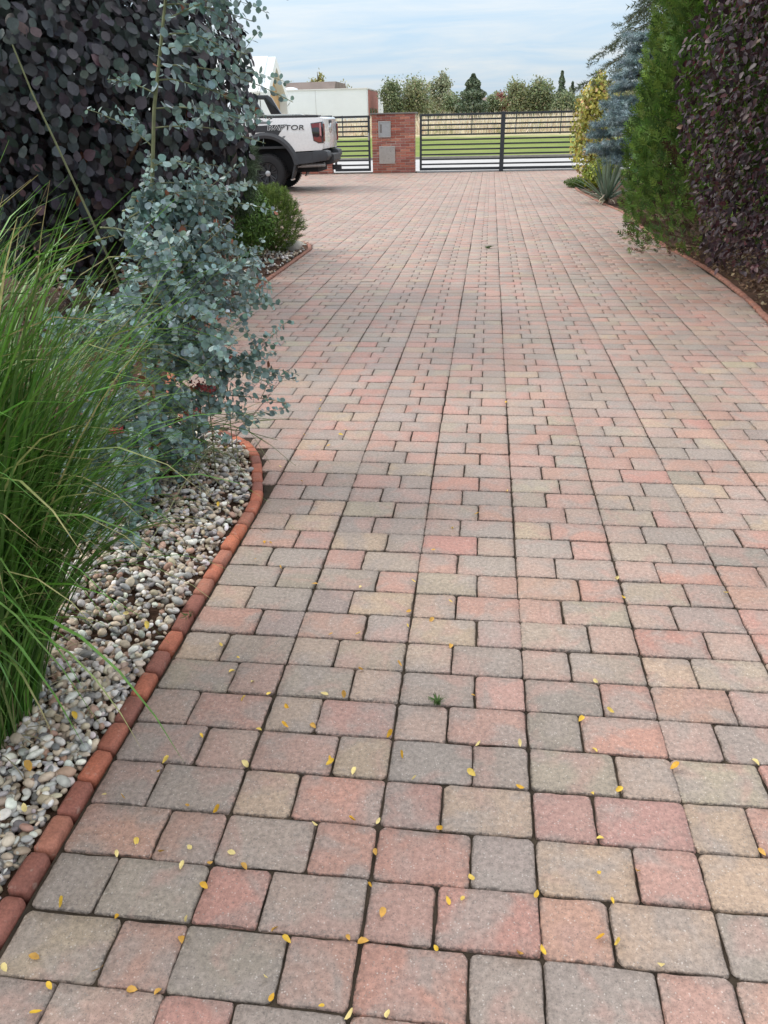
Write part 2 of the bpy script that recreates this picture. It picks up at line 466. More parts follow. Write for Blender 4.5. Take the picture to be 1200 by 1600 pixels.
mb = MB()
mb.box(-200, 200, 27.75, 37.0, -.30, -.02)
road = tag(mb.build('road', M['road']), 'pale concrete road running past behind the gate', 'road', kind='structure')
mb = MB(); mb.box(-200, 200, 37.0, 37.22, -.3, .08)
tag(mb.build('road_kerb', M['kerb'], None, 0.01), 'grey kerb between pale road and the lawn', 'kerb', kind='structure')

# beds: soil sheets outside the edging
def bed(name, pts, z, label, mound=0.0):
    me = bpy.data.meshes.new(name); bm = bmesh.new()
    bm.faces.new([bm.verts.new((x, y, z)) for x, y in pts])
    bmesh.ops.triangulate(bm, faces=bm.faces); bm.to_mesh(me); bm.free(); me.materials.append(M['soil'])
    return tag(link(name, me), label, 'garden bed', kind='structure')
lp = LEFT[::8]
bed('garden_bed', [(x - .05, y) for x, y in lp] + [(-14, 12.2), (-14, -3), (-.96, -3)], -.012, 'dark soil bed under the plants, with curved brick edging')
rp = RIGHT[::8]
bed('garden_bed', [(x + .05, y) for x, y in rp] + [(12, 26.6), (12, -3), (2.03, -3)], -.012, 'dark mulched bed under the conifer row')

# ------------------------------------------------------------------ driveway: base sheet + pavers
me = bpy.data.meshes.new('driveway'); bm = bmesh.new()
outline = [(x, y) for x, y in rp] + [(3.2, 27.75), (-14, 27.75), (-14, 12.1)] + [(x, y) for x, y in lp[::-1]] + [(-.915, -3), (1.98, -3)]
bm.faces.new([bm.verts.new((x, y, -.0085)) for x, y in outline])
bmesh.ops.triangulate(bm, faces=bm.faces); bm.to_mesh(me); bm.free(); me.materials.append(M['joint'])
driveway = tag(link('driveway', me), 'block paved driveway in worn red, grey and buff concrete pavers', 'driveway', kind='structure')

PC = {'r': (.365, .228, .188), 'p': (.335, .248, .210), 'm': (.280, .232, .206), 'g': (.292, .242, .206), 'o': (.330, .274, .214), 't': (.366, .278, .208), 'R': (.380, .214, .174)}
NEAR = {  # rows from the photograph, columns -3 .. 1, two stones each
    -1: 'or mr Rm mr rp', 0: 'mg Rg rR rt mp', 1: 'rr gR Rm tr tp', 2: 'pm tR rt rr tR', 3: 'gp rt mg op oR', 4: 'pr pr pr gR pm', 5: 'op gp mr mR rp',
    6: 'tm po pg pg to', 7: 'rm rm tp op Rp', 8: 'tm mt pr ro pm', 9: 'gg gr or rR om', 10: 'gg rg rg pg pR', 11: 'rr tg Rp gr op', 12: 'pt mm pm tR pg', 13: 'gt og or rp or', 14: 'pg pg rg gr tg', 15: 'rg rm Rr og pm', 16: 'po gt pg pr pR'}
COLW, ROWD, X0, Y0 = .35, .14, .1582, .9600
ORD = 'rpmgotR'
def stone_colour(j, k, s):
    if j in NEAR and -3 <= k <= 1: key = NEAR[j].split()[k + 3][s]
    else: key = random.choices(ORD, (32, 29, 12, 14, 7, 5, 6))[0]
    c = np.array(PC[key]) * (1 + random.gauss(0, .05))
    return np.clip(c * (1 + rng.normal(0, .02, 3)), 0.02, .8)

def paver_shape(w, d, n_side, seed, round_=.016):
    """tumbled concrete stone: uneven outline with knocked-off corners, worn arris, slightly cambered top."""
    r = np.random.default_rng(seed)
    a = []
    hw, hd = w / 2, d / 2
    rc = round_ * (0.55 + 1.0 * r.random(4))
    cs = [(hw, hd), (-hw, hd), (-hw, -hd), (hw, -hd)]
    for q in range(4):
        cx, cy = cs[q]; rr = rc[q]
        ox, oy = cx - math.copysign(rr, cx), cy - math.copysign(rr, cy)
        na = 3 if n_side > 2 else 2
        for i in range(na):
            t = math.pi / 2 * q + math.pi / 2 * i / (na - 1)
            a.append((ox + rr * math.cos(t), oy + rr * math.sin(t)))
        nxt = cs[(q + 1) % 4]; r2 = rc[(q + 1) % 4]
        p0 = np.array(a[-1]); p1 = np.array([nxt[0] - math.copysign(r2, nxt[0]), nxt[1]]) if q % 2 == 0 else np.array([nxt[0], nxt[1] - math.copysign(r2, nxt[1])])
        for i in range(1, n_side):
            a.append(tuple(p0 + (p1 - p0) * i / n_side))
    a = np.array(a); n = len(a)
    inw = -unit(a)
    def ring(ins, z, jz, jo):
        s = np.stack([a[:, 0] * (1 - ins / hw), a[:, 1] * (1 - ins / hd)], 1)
        s += inw * (np.abs(r.normal(0, jo, n))[:, None])
        return np.column_stack([s, np.full(n, z) + r.normal(0, jz, n)])
    rough = 0.0022 if n_side > 2 else .001
    rings = [ring(.001, -.05, 0, 0), ring(.0004, -.0065, .0012, rough), ring(.0014, -.0019, .0007, rough), ring(.0046, -.0001, .0004, rough * .9)]
    if n_side == 1: rings = [rings[0], rings[2]]
    top = ring(.03, .0004, .0004, 0) if n_side > 1 else ring(.006, 0, .0003, .0004)
    rings.append(top)
    v = np.concatenate(rings + [np.array([[0, 0, .0008]])]); e = np.concatenate([np.ones(n), np.ones(n), np.full(n, .9), np.full(n, .35), np.zeros(n), [0]] if n_side > 1 else [np.ones(n), np.full(n, .9), np.zeros(n), [0]])
    i = np.arange(n); j = (i + 1) % n
    f4 = np.concatenate([np.stack([k * n + i, k * n + j, (k + 1) * n + j, (k + 1) * n + i], 1) for k in range(len(rings) - 1)])
    f3 = np.stack([(len(rings) - 1) * n + i, (len(rings) - 1) * n + j, np.full(n, len(rings) * n)], 1)
    return v, [f4, f3], e

GAP = .0010
LW, SW = .21, .14
stones = []                                     # x, y, width, kind, j, k, s
for j in range(-6, int((26.75 - Y0) / ROWD)):
    yc = Y0 + ROWD * (j + .5)
    xl, xr = XL(yc), XR(yc)
    bend = .004 * max(0, yc - 4)
    xl0 = max(xl, -9.5) + (.004)
    k0, k1 = int(math.floor((xl0 - X0 - bend) / COLW)) - 1, int(math.ceil((xr - X0) / COLW)) + 1
    for k in range(k0, k1):
        wob = .0016 * math.sin(yc * 2.1 + k * 1.7) + .0012 * math.sin(yc * 5.3 + k * 3.1)
        x = X0 + COLW * k + bend + wob
        for s, w in enumerate((SW, LW) if j % 2 == 0 else (LW, SW)):
            a, b = x, x + w; x = b
            ca, cb = max(a, xl0), min(b, xr - .004)
            if cb - ca < .035: continue
            cut = (cb - ca) < w - .004
            stones.append([(ca + cb) / 2, yc, cb - ca, 'cut' if cut else ('L' if w == LW else 'S'), j, k, s])
cent = np.array([[q[0], q[1], 0] for q in stones])
px, py, dep = project(cent)
area = np.array([q[2] for q in stones]) / dep ** 3
vis = (px > -60) & (px < 1260) & (py < 1690) & (py > 200)
area[~vis] = 0
big = set(np.argsort(-area)[:300].tolist())
VAR = {}
def variant(kind, hi, far=False):
    w = LW if kind == 'L' else SW
    n = 10
    i = random.randrange(n)
    key = (kind, hi, i + (20 if far else 0))
    if key not in VAR:
        v, f, e = paver_shape(w - GAP, ROWD - GAP, 4 if hi else 1 if far else 2, 100 + i + (50 if kind == 'L' else 0), .0095)
        VAR[key] = (v, f, e, None)
    return key
mass_v, mass_f4, mass_f3, mass_c, mass_e, base = [], [], [], [], [], 0
PMESH = {}
for i, (x, y, w, kind, j, k, s) in enumerate(stones):
    c = stone_colour(j, k, s)
    dz, rz = random.gauss(0, .0010), random.gauss(0, .0045)
    jx, jy = random.gauss(0, .0008), random.gauss(0, .0010)
    tx, ty = random.gauss(0, .006), random.gauss(0, .006)
    flip = random.random() < .5
    hi = i in big
    if kind == 'cut':
        v, f, e = paver_shape(w - GAP, ROWD - GAP, 4 if hi else 2, i, .010)
    else:
        key = variant(kind, hi, y > 8.5); v, f, e, _ = VAR[key]
    if hi:
        if kind == 'cut': me = mesh_np('paver', v, f, M['paver'], False, {'edge': e})
        else:
            if key not in PMESH: PMESH[key] = mesh_np('paver', v, f, M['paver'], False, {'edge': e})
            me = PMESH[key]
        o = bpy.data.objects.new('paver', me); COL.objects.link(o); o.parent = driveway
        o.location = (x + jx, y + jy, dz); o.rotation_euler = (tx, ty, rz + (math.pi if flip else 0)); o.color = (*c, 1)
    else:
        sg = -1 if flip else 1
        p = v * np.array([sg, sg, 1.0]); p[:, 2] += dz + tx * p[:, 1] + ty * p[:, 0]
        p[:, 0] += x + jx - rz * p[:, 1]; p[:, 1] += y + jy + rz * p[:, 0] * 0
        mass_v.append(p); mass_f4.append(f[0] + base); mass_f3.append(f[1] + base); base += len(p)
        mass_c.append(np.repeat(c[None], len(p), 0)); mass_e.append(e)
me = mesh_np('pavers', np.concatenate(mass_v), [np.concatenate(mass_f4), np.concatenate(mass_f3)], M['paver_mass'], False, {'col': np.concatenate(mass_c), 'edge': np.concatenate(mass_e)})
tag(link('pavers', me, driveway), kind='stuff')

# ------------------------------------------------------------------ brick edging of the beds
def edging_brick_mesh(seed):
    r = np.random.default_rng(seed)
    mb = MB(); mb.box(-.0500, .0500, -.0255, .0255, -.06, .014)
    me = bpy.data.meshes.new('brick'); me.from_pydata(mb.v, [], mb.f)
    bm = bmesh.new(); bm.from_mesh(me); bmesh.ops.recalc_face_normals(bm, faces=bm.faces)
    top = [e for e in bm.edges if min(v.co.z for v in e.verts) > 0 or abs(e.verts[0].co.z - e.verts[1].co.z) > .05]
    bmesh.ops.bevel(bm, geom=top, offset=.014, segments=3, profile=.5, affect='EDGES', clamp_overlap=True)
    for v in bm.verts:
        v.co += Vector(r.normal(0, .0009, 3))
    bm.to_mesh(me); bm.free(); me.materials.append(M['brick'])
    me.polygons.foreach_set('use_smooth', np.ones(len(me.polygons), bool))
    return me
EB = [edging_brick_mesh(i) for i in range(6)]
def edging(path, side, label, s0, s1, step=.105, dust=0.22):
    d = np.concatenate([[0], np.cumsum(np.linalg.norm(np.diff(path, axis=0), axis=1))])
    root = empty('brick_edging', (float(path[0, 0]), float(path[0, 1]), 0))
    tag(root, label, 'edging')
    s = s0
    while s < min(s1, d[-1] - .1):
        x, y = np.interp(s + step / 2, d, path[:, 0]), np.interp(s + step / 2, d, path[:, 1])
        x2, y2 = np.interp(s + step, d, path[:, 0]), np.interp(s + step, d, path[:, 1])
        x1, y1 = np.interp(s, d, path[:, 0]), np.interp(s, d, path[:, 1])
        t = unit(np.array([x2 - x1, y2 - y1])); nrm = np.array([-t[1], t[0]]) * side
        o = bpy.data.objects.new('brick', random.choice(EB)); COL.objects.link(o); o.parent = root
        o.location = (x + nrm[0] * .029 - root.location.x, y + nrm[1] * .029 - root.location.y, random.gauss(0, .0015))
        o.rotation_euler = (random.gauss(0, .02), random.gauss(0, .015), math.atan2(t[1], t[0]) + random.gauss(0, .02))
        c = np.array(random.choice([(.50, .15, .075), (.42, .125, .07), (.34, .11, .07), (.24, .085, .065), (.28, .095, .07), (.38, .15, .10)])) * random.uniform(.9, 1.1)
        c = c * (1 - dust) + np.array([.25, .135, .10]) * dust
        o.color = (*c, 1)
        s += step
    return root
dL = np.concatenate([[0], np.cumsum(np.linalg.norm(np.diff(LEFT, axis=0), axis=1))])
s_split = float(np.interp(5.2, LEFT[:, 1], dL))
edging(LEFT, 1, 'curved row of rounded terracotta edging bricks along the pebble bed', .15, s_split)
edging(LEFT, 1, 'red brick edging rounding the far bed tip below the dwarf pine', s_split, s_split + 8.3, dust=.75)
edging(RIGHT, -1, 'red brick edging along the conifer and mulch bed', 3.4, 24, dust=.75)

# ================================================================== BRICK PIER, GATES, WALL
GY = 26.85
BR = [(.40, .125, .085), (.34, .105, .075), (.45, .16, .11), (.27, .09, .07), (.48, .20, .14), (.36, .14, .115)]
def brick_obj(parent, x0, x1, y0, y1, z0, z1, cache={}):
    key = (round(x1 - x0, 3), round(y1 - y0, 3), round(z1 - z0, 3))
    if key not in cache:
        mb = MB(); mb.box(-key[0] / 2, key[0] / 2, -key[1] / 2, key[1] / 2, -key[2] / 2, key[2] / 2)
        me = bpy.data.meshes.new('brick'); me.from_pydata(mb.v, [], mb.f); bm = bmesh.new(); bm.from_mesh(me)
        bmesh.ops.recalc_face_normals(bm, faces=bm.faces)
        bmesh.ops.bevel(bm, geom=bm.edges[:], offset=.005, segments=1, affect='EDGES'); bm.to_mesh(me); bm.free(); me.materials.append(M['brick']); cache[key] = me
    o = bpy.data.objects.new('brick', cache[key]); COL.objects.link(o); o.parent = parent
    o.location = Vector(((x0 + x1) / 2, (y0 + y1) / 2 + random.gauss(0, .003), (z0 + z1) / 2)) - parent.location
    c = np.array(random.choice(BR)) * random.uniform(.8, 1.15); o.color = (*c, 1)
def brick_block(root, x0, x1, y0, y1, rows, rh=.0765, bl=.30, skip=None):
    mb = MB(); mb.box(x0 + .007, x1 - .007, y0 + .008, y1 - .007, -.05, rows * rh - .004)
    mb.build('mortar', M['mortar'], root)
    for r in range(rows):
        z0, z1 = r * rh + .005, (r + 1) * rh - .005
        x = x0 - (bl / 2 if r % 2 else 0)
        while x < x1 - .01:
            a, b = max(x, x0), min(x + bl, x1)
            if b - a > .04 and not (skip and any(a > s[0] - .02 and b < s[1] + .02 and z0 > s[2] - .01 and z1 < s[3] + .01 for s in skip)):
                brick_obj(root, a + (.005 if a > x0 else 0), b - (.005 if b < x1 else 0), y0, y0 + .115, z0, z1)
            x += bl
        for xe in ((x0, x0 + .11), (x1 - .11, x1)):
            if y1 - y0 > .3:
                a = y0 + .125
                brick_obj(root, xe[0], xe[1], a, y1, z0, z1)
pier = tag(empty('brick_pier', (-2.95, GY, 0)), 'wide red brick gate pier with steel mailbox doors', 'brick pier')
brick_block(pier, -3.62, -2.28, GY, GY + .48, 22)
mb = MB(); mb.box(-3.68, -2.21, GY - .05, GY + .54, 22 * .0765 - .002, 22 * .0765 + .035)
mb.build('cap', M['cap'], pier, .006)
def framed(name, x0, x1, z0, z1, mat, inner, depth=.02, fr=.035):
    mb = MB(); y = GY - .006
    mb.box(x0, x1, y - depth, y, z0, z0 + fr); mb.box(x0, x1, y - depth, y, z1 - fr, z1)
    mb.box(x0, x0 + fr, y - depth, y, z0 + fr, z1 - fr); mb.box(x1 - fr, x1, y - depth, y, z0 + fr, z1 - fr)
    o = mb.build(name, mat, pier)
    mb = MB(); mb.box(x0 + fr, x1 - fr, y - .006, y + .001, z0 + fr, z1 - fr); mb.build('panel', inner, o)
    return o
panel = framed('intercom_box', -3.41, -3.02, 1.03, 1.49, M['steel'], M['steel_dull'])
mb = MB(); mb.box(-3.36, -3.30, GY - .017, GY - .011, 1.16, 1.40); mb.build('button_plate', M['cap'], panel)
door = MB(); door.box(-3.40, -2.89, GY - .035, GY - .003, .27, .78)
door = door.build('mailbox_door', M['steel'], pier, .006)
for x in (-3.33, -3.0):
    mb = MB(); mb.box(x, x + .08, GY - .047, GY - .036, .735, .755); mb.build('hinge', M['chrome'], door)

def slat_gate(name, label, x0, x1, y, z0, z1, nslat, cat='gate', posts=()):
    root = tag(empty(name, ((x0 + x1) / 2, y, 0)), label, cat)
    t, fw = .045, .065
    mb = MB(); mb.box(x0, x1, y, y + t, z1 - .06, z1); mb.box(x0, x1, y, y + t, z0, z0 + .075)
    mb.box(x0, x0 + fw, y, y + t, z0 + .075, z1 - .06); mb.box(x1 - fw, x1, y, y + t, z0 + .075, z1 - .06)
    mb.build('frame', M['anthracite'], root, .004)
    zz = np.linspace(z0 + .0375, z1 - .03, nslat + 2)[1:-1]
    for z in zz:
        mb = MB(); mb.box(x0 + fw, x1 - fw, y + .008, y + .034, z - .024, z + .024); mb.build('slat', M['anthracite'], root, .003)
    return root
gate = slat_gate('sliding_gate', 'long anthracite sliding gate of horizontal bars across the driveway', -2.12, 4.9, GY + .16, .045, 1.66, 10)
mb = MB(); mb.box(.40, .53, GY + .05, GY + .155, -.03, 1.68); mb.build('post', M['anthracite'], gate, .006)
mb = MB(); mb.box(-2.2, 5.2, GY + .13, GY + .23, -.02, .012); mb.build('track', M['steel_dull'], gate)
mb = MB(); mb.box(4.6, 4.75, GY + .05, GY + .15, -.03, 1.75); mb.build('post', M['anthracite'], gate, .006)
wick = slat_gate('wicket_gate', 'narrow anthracite garden gate beside the pickup truck', -4.86, -3.70, GY + .12, .06, 1.66, 10)
mb = MB(); mb.box(-3.765, -3.715, GY + .085, GY + .118, .95, 1.17); lock = mb.build('lock_plate', M['steel'], wick, .004)
mb = MB(); mb.tube([(-3.74, GY + .085, 1.09), (-3.74, GY + .04, 1.09), (-3.86, GY + .035, 1.09)], .011); mb.build('handle', M['steel'], lock)
low = tag(empty('brick_wall', (-7.5, GY, 0)), 'low red brick wall carrying a slatted fence behind the pickup', 'wall')
brick_block(low, -12.0, -4.95, GY + .04, GY + .34, 4)
fen = slat_gate('slat_fence', 'anthracite horizontal slat fence standing on the low brick wall', -12.0, -4.98, GY + .16, .32, 1.66, 8, 'fence')

# ================================================================== PICKUP TRUCK  (tail towards +x, side panel facing the camera)
TX, TY = -5.16, 19.55                           # rear axle x; y of the near body side
truck = tag(empty('pickup_truck', (TX, TY + .95, 0)), 'white pickup truck with black wheel flares and dark side lettering', 'pickup truck')
def T(x): return TX + x
W_ = 1.90
Y_N, Y_F = TY, TY + W_
def arc(cx, cz, r, a0, a1, n=14, sx=1.0):
    return [(cx + sx * r * math.cos(math.radians(a0 + (a1 - a0) * i / n)), cz + r * math.sin(math.radians(a0 + (a1 - a0) * i / n))) for i in range(n + 1)]
ARC_R = .80
# bed: two side shells with the arch cut, floor, front wall
bedpoly = [(1.34, .90), (1.36, 1.20), (1.33, 1.585), (-.98, 1.60), (-.98, .62), (-.79, .62)] + arc(0, .50, ARC_R - .05, 170, 28, 16)[0:] + [(.72, .88)]
for side, (a, b) in enumerate(((Y_N, Y_N + .09), (Y_F - .09, Y_F))):
    mb = MB(); mb.prism([(T(x), z) for x, z in bedpoly], a, b); mb.build('bed_side', M['white_paint'], truck, .014, True)
mb = MB(); mb.box(T(-.97), T(1.30), Y_N + .092, Y_F - .092, .95, 1.0); mb.build('bed_floor', M['black_plastic'], truck)
mb = MB(); mb.box(T(-.97), T(-.90), Y_N + .092, Y_F - .092, 1.002, 1.58); mb.build('bed_front', M['white_paint'], truck)
tg = MB(); tg.prism([(T(1.30), .90), (T(1.375), .93), (T(1.395), 1.15), (T(1.375), 1.35), (T(1.385), 1.56), (T(1.33), 1.60), (T(1.28), 1.58), (T(1.28), .92)], Y_N + .14, Y_F - .14)
tailgate = tg.build('tailgate', M['white_paint'], truck, .01, True)
mb = MB(); mb.lathe([(0.0001, .03), (.10, .03), (.115, .018), (.115, -.02)], (T(1.375), (Y_N + Y_F) / 2, 1.36), 'x', 24)
em = mb.build('emblem', M['chrome'], tailgate, 0, True)
mb = MB(); mb.box(T(1.36), T(1.40), TY + .80, TY + 1.10, 1.47, 1.53); mb.build('handle', M['black_plastic'], tailgate, .008)
# corner pillars beside the tailgate
for a, b in ((Y_N + .01, Y_N + .138), (Y_F - .138, Y_F - .01)):
    mb = MB(); mb.prism([(T(1.20), .90), (T(1.36), .92), (T(1.385), 1.2), (T(1.35), 1.585), (T(1.20), 1.585)], a, b); mb.build('corner_post', M['white_paint'], truck, .02, True)
# rails, roller-cover rails
for a, b in ((Y_N + .005, Y_N + .10), (Y_F - .10, Y_F - .005)):
    mb = MB(); mb.box(T(-.97), T(1.28), a, b, 1.592, 1.632); mb.build('bed_rail', M['black_plastic'], truck, .008)
mb = MB(); mb.box(T(-.92), T(1.02), Y_N + .13, Y_F - .13, 1.602, 1.65); mb.build('roller_cover', M['cap'], truck, .01)
mb = MB(); mb.prism([(T(-.9), 1.634), (T(.98), 1.634), (T(.86), 1.668), (T(-.9), 1.672)], Y_N + .03, Y_N + .08); mb.build('side_bar', M['chrome'], truck, .006)
# sail / sports bar
for a, b in ((Y_N + .05, Y_N + .13), (Y_F - .13, Y_F - .05)):
    mb = MB(); mb.prism([(T(-.24), 1.637), (T(.04), 1.637), (T(-.04), 1.76), (T(-.22), 2.06), (T(-.31), 2.12), (T(-.95), 2.13), (T(-.95), 2.04), (T(-.42), 2.02)], a, b)
    mb.build('sports_bar', M['black_gloss'], truck, .012, True)
# flares
def flare_at(x, name='wheel_flare'):
    for s, (a, b) in enumerate(((Y_N - .065, Y_N + .06), (Y_F - .06, Y_F + .065))):
        outer = arc(x, .50, ARC_R, 8, 172, 22); inner = arc(x, .50, ARC_R - .125, 172, 8, 22)
        mb = MB(); n = len(outer)
        v = []; 
        for (ox, oz), (qx, qz) in zip(outer, inner[::-1]):
            mid = ((ox + qx) / 2, (oz + qz) / 2)
            lo, hi = (a, b) if s == 0 else (b, a)
            v += [(T(ox), lo + (hi - lo) * .45, oz), (T(mid[0]), lo, mid[1]), (T(qx), lo + (hi - lo) * .1, qz), (T(qx), hi, qz), (T(ox), hi, oz)]
        f = [(i * 5 + j, i * 5 + (j + 1) % 5, (i + 1) * 5 + (j + 1) % 5, (i + 1) * 5 + j) for i in range(n - 1) for j in range(5)]
        f += [tuple(range(5)), tuple(range((n - 1) * 5, n * 5))[::-1]]
        mb.add(v, f); mb.build(name, M['flare'], truck, 0, True)
flare_at(0); flare_at(-3.27)
# lower side skirt behind the rear wheel and bumper
mb = MB(); mb.prism([(T(.70), .60), (T(1.16), .64), (T(1.16), .87), (T(.62), .86)], Y_N - .012, Y_F + .012); mb.build('rear_skirt', M['flare'], truck, .012)
for a, b in ((Y_N - .03, Y_N + .46), (Y_F - .46, Y_F + .03)):
    mb = MB(); mb.prism([(T(1.12), .64), (T(1.43), .68), (T(1.49), .76), (T(1.47), .87), (T(1.38), .90), (T(1.12), .885)], a, b); mb.build('bumper_corner', M['flare'], truck, .02, True)
mb = MB(); mb.prism([(T(1.2), .56), (T(1.44), .58), (T(1.53), .66), (T(1.53), .80), (T(1.2), .82)], Y_N + .465, Y_F - .465); mb.build('bumper_step', M['black_plastic'], truck, .015)
mb = MB(); mb.tube([(T(.62), Y_N + .30, .56), (T(1.34), Y_N + .28, .585)], .05, 12); mb.build('exhaust', M['steel_dull'], truck, 0, True)
mb = MB(); mb.box(T(1.4), T(1.62), TY + .90, TY + 1.0, .44, .55); mb.build('tow_hitch', M['black_plastic'], truck, .01)
mb = MB(); mb.box(T(-3.9), T(1.15), Y_N + .38, Y_F - .38, .42, .93); mb.box(T(-.9), T(.85), Y_N + .40, Y_F - .40, .55, 1.24)
mb.build('chassis', M['rubber'], truck)
for a, b in ((Y_N + .03, Y_N + .46), (Y_F - .46, Y_F - .03)):          # inner arch liners
    mb = MB(); pts = arc(0, .50, ARC_R - .035, 5, 175, 16)
    v = [(T(x), yy, z) for x, z in pts for yy in (a, b)]
    mb.add(v, [(2 * i, 2 * i + 1, 2 * i + 3, 2 * i + 2) for i in range(16)]); mb.build('arch_liner', M['rubber'], truck)
for a, b in ((Y_N + .0, Y_N + .30), (Y_F - .30, Y_F)):
    mb = MB(); mb.prism([(T(.56), .28), (T(.58), .28), (T(.73), .64), (T(.66), .64)], a, b); fl = mb.build('mud_flap', M['black_plastic'], truck, .004)
    mb = MB(); mb.box(T(.55), T(.588), a + .01, b - .01, .262, .292); mb.build('flap_edge', M['chrome'], fl)
# tail lights
for s, (a, b) in enumerate(((Y_N - .012, Y_N + .13), (Y_F - .13, Y_F + .012))):
    poly = [(1.10, 1.47), (1.385, 1.50), (1.40, 1.3), (1.385, 1.05), (1.27, 1.045), (1.15, 1.10)]
    mb = MB(); mb.prism([(T(x), z) for x, z in poly], a, b); tl = mb.build('tail_light', M['lamp_dark'], truck, .014, True)
    yo = a - .006 if s == 0 else b + .006
    yi = a + .004 if s == 0 else b - .004
    for mat, pl in ((M['lamp_red'], [(1.125, 1.455), (1.30, 1.47), (1.31, 1.36), (1.26, 1.385), (1.13, 1.37)]), (M['lamp_pink'], [(1.31, 1.47), (1.345, 1.472), (1.35, 1.2), (1.31, 1.16)]),
                    (M['lamp_red'], [(1.16, 1.19), (1.24, 1.165), (1.33, 1.21), (1.35, 1.075), (1.28, 1.068), (1.17, 1.115)])):
        mb = MB(); mb.prism([(T(x), z) for x, z in pl], min(yo, yi), max(yo, yi)); mb.build('lens', mat, tl)
    mb = MB(); mb.box(T(1.37), T(1.408), min(a, b) + .03, max(a, b) - .012, 1.08, 1.46); mb.build('lens', M['lamp_red'], tl, .01)
# decals and lettering on the near side (and mirrored pieces on the far side)
for yo, yi in ((Y_N - .004, Y_N + .002), (Y_F - .002, Y_F + .004)):
    for mat, pl in ((M['decal'], [(-.62, 1.285), (-.46, 1.43), (.56, 1.46), (.50, 1.435), (.36, 1.275), (.30, 1.185), (.18, 1.245), (.0, 1.305)]),
                    (M['decal_grey'], [(-.30, 1.475), (-.20, 1.525), (.22, 1.525), (.12, 1.475)]),
                    (M['decal_grey'], [(.36, 1.145), (.44, 1.215), (.50, 1.215), (.40, 1.105)]),
                    (M['decal_grey'], [(-.62, 1.485), (-.56, 1.535), (-.44, 1.535), (-.50, 1.485)])):
        mb = MB(); mb.prism([(T(x), z) for x, z in pl], yo, yi); mb.build('decal', mat, truck)
def lettering(text, mat, offset, y, name):
    cu = bpy.data.curves.new(name, 'FONT'); cu.body = text; cu.size = 1.0; cu.offset = offset; cu.extrude = .02; cu.space_character = 1.06; cu.shear = 0.12
    tmp = bpy.data.objects.new(name, cu); COL.objects.link(tmp)
    dg = bpy.context.evaluated_depsgraph_get(); dg.update()
    me = bpy.data.meshes.new_from_object(tmp.evaluated_get(dg)); bpy.data.objects.remove(tmp)
    n = len(me.vertices); co = np.zeros(n * 3, np.float32); me.vertices.foreach_get('co', co); co = co.reshape(-1, 3)
    return me, co
me, co = lettering('RAPTOR', None, 0.012, 0, 'lettering')
wid, hei = co[:, 0].max() - co[:, 0].min(), co[:, 1].max() - co[:, 1].min()
cx0, cy0 = co[:, 0].min(), co[:, 1].min()
def place_text(me, co, mat, yy, name):
    u = (co[:, 0] - cx0) / wid; v = (co[:, 1] - cy0) / hei
    P = np.stack([T(.09 + .86 * u), yy - np.where(co[:, 2] > 0, .003, 0.0), 1.345 + .105 * v - .012 * u], -1)
    me.vertices.foreach_set('co', P.astype(np.float32).ravel()); me.materials.clear(); me.materials.append(mat); me.update()
    return link(name, me, truck)
place_text(me, co, M['decal'], Y_N - .012, 'lettering')
me2, co2 = lettering('RAPTOR', None, 0.065, 0, 'lettering_outline')
place_text(me2, co2, M['white_paint'], Y_N - .0075, 'lettering_outline')
# cab and bonnet
cab = [(-.99, .62), (-.99, 1.55), (-.93, 1.66), (-1.08, 1.98), (-1.35, 2.04), (-2.35, 2.03), (-2.62, 1.94), (-3.05, 1.52), (-4.0, 1.44), (-4.17, 1.34), (-4.22, .98), (-4.1, .72)] + \
      arc(-3.27, .50, ARC_R - .05, 20, 170, 14)[0:] + [(-2.45 + .0, .62)]
cab = cab[:11] + [(-4.22, .80)] + arc(-3.27, .50, ARC_R - .05, 165, 15, 14) + [(-2.40, .60)]
mb = MB(); mb.prism([(T(x), z) for x, z in cab], Y_N + .02, Y_F - .02); mb.build('cab', M['white_paint'], truck, .02, True)
for yo, yi in ((Y_N + .008, Y_N + .024), (Y_F - .024, Y_F - .008)):
    for pl in ([(-1.10, 1.56), (-1.18, 1.92), (-1.78, 1.96), (-1.80, 1.54)], [(-1.88, 1.54), (-1.86, 1.96), (-2.34, 1.95), (-2.86, 1.52)]):
        mb = MB(); mb.prism([(T(x), z) for x, z in pl], yo, yi); mb.build('side_window', M['glass'], truck)
    for x in (-1.2, -2.05):
        mb = MB(); mb.box(T(x), T(x + .2), min(yo, yi) - .012, max(yo, yi) - .004, 1.32, 1.36); mb.build('door_handle', M['black_plastic'], truck, .004)
mb = MB(); mb.prism([(T(-2.665), 1.905), (T(-3.03), 1.548), (T(-3.05), 1.56), (T(-2.68), 1.925)], Y_N + .15, Y_F - .15); mb.build('windscreen', M['glass'], truck)
mb = MB(); mb.box(T(-4.25), T(-4.20), Y_N + .35, Y_F - .35, .98, 1.30); mb.build('grille', M['black_plastic'], truck, .01)
for a in (Y_N + .05, Y_F - .33):
    mb = MB(); mb.box(T(-4.22), T(-4.12), a, a + .28, 1.08, 1.29); mb.build('headlight', M['chrome'], truck, .02)
    mb = MB(); mb.box(T(-2.9), T(-2.72), a + (-.27 if a < TY + .9 else .35), a + (-.07 if a < TY + .9 else .55), 1.5, 1.7); mb.build('mirror', M['black_plastic'], truck, .03)
for a, b in ((Y_N - .06, Y_N + .06), (Y_F - .06, Y_F + .06)):
    mb = MB(); mb.box(T(-2.45), T(-.82), a, b, .52, .60); mb.build('side_step', M['black_plastic'], truck, .015)
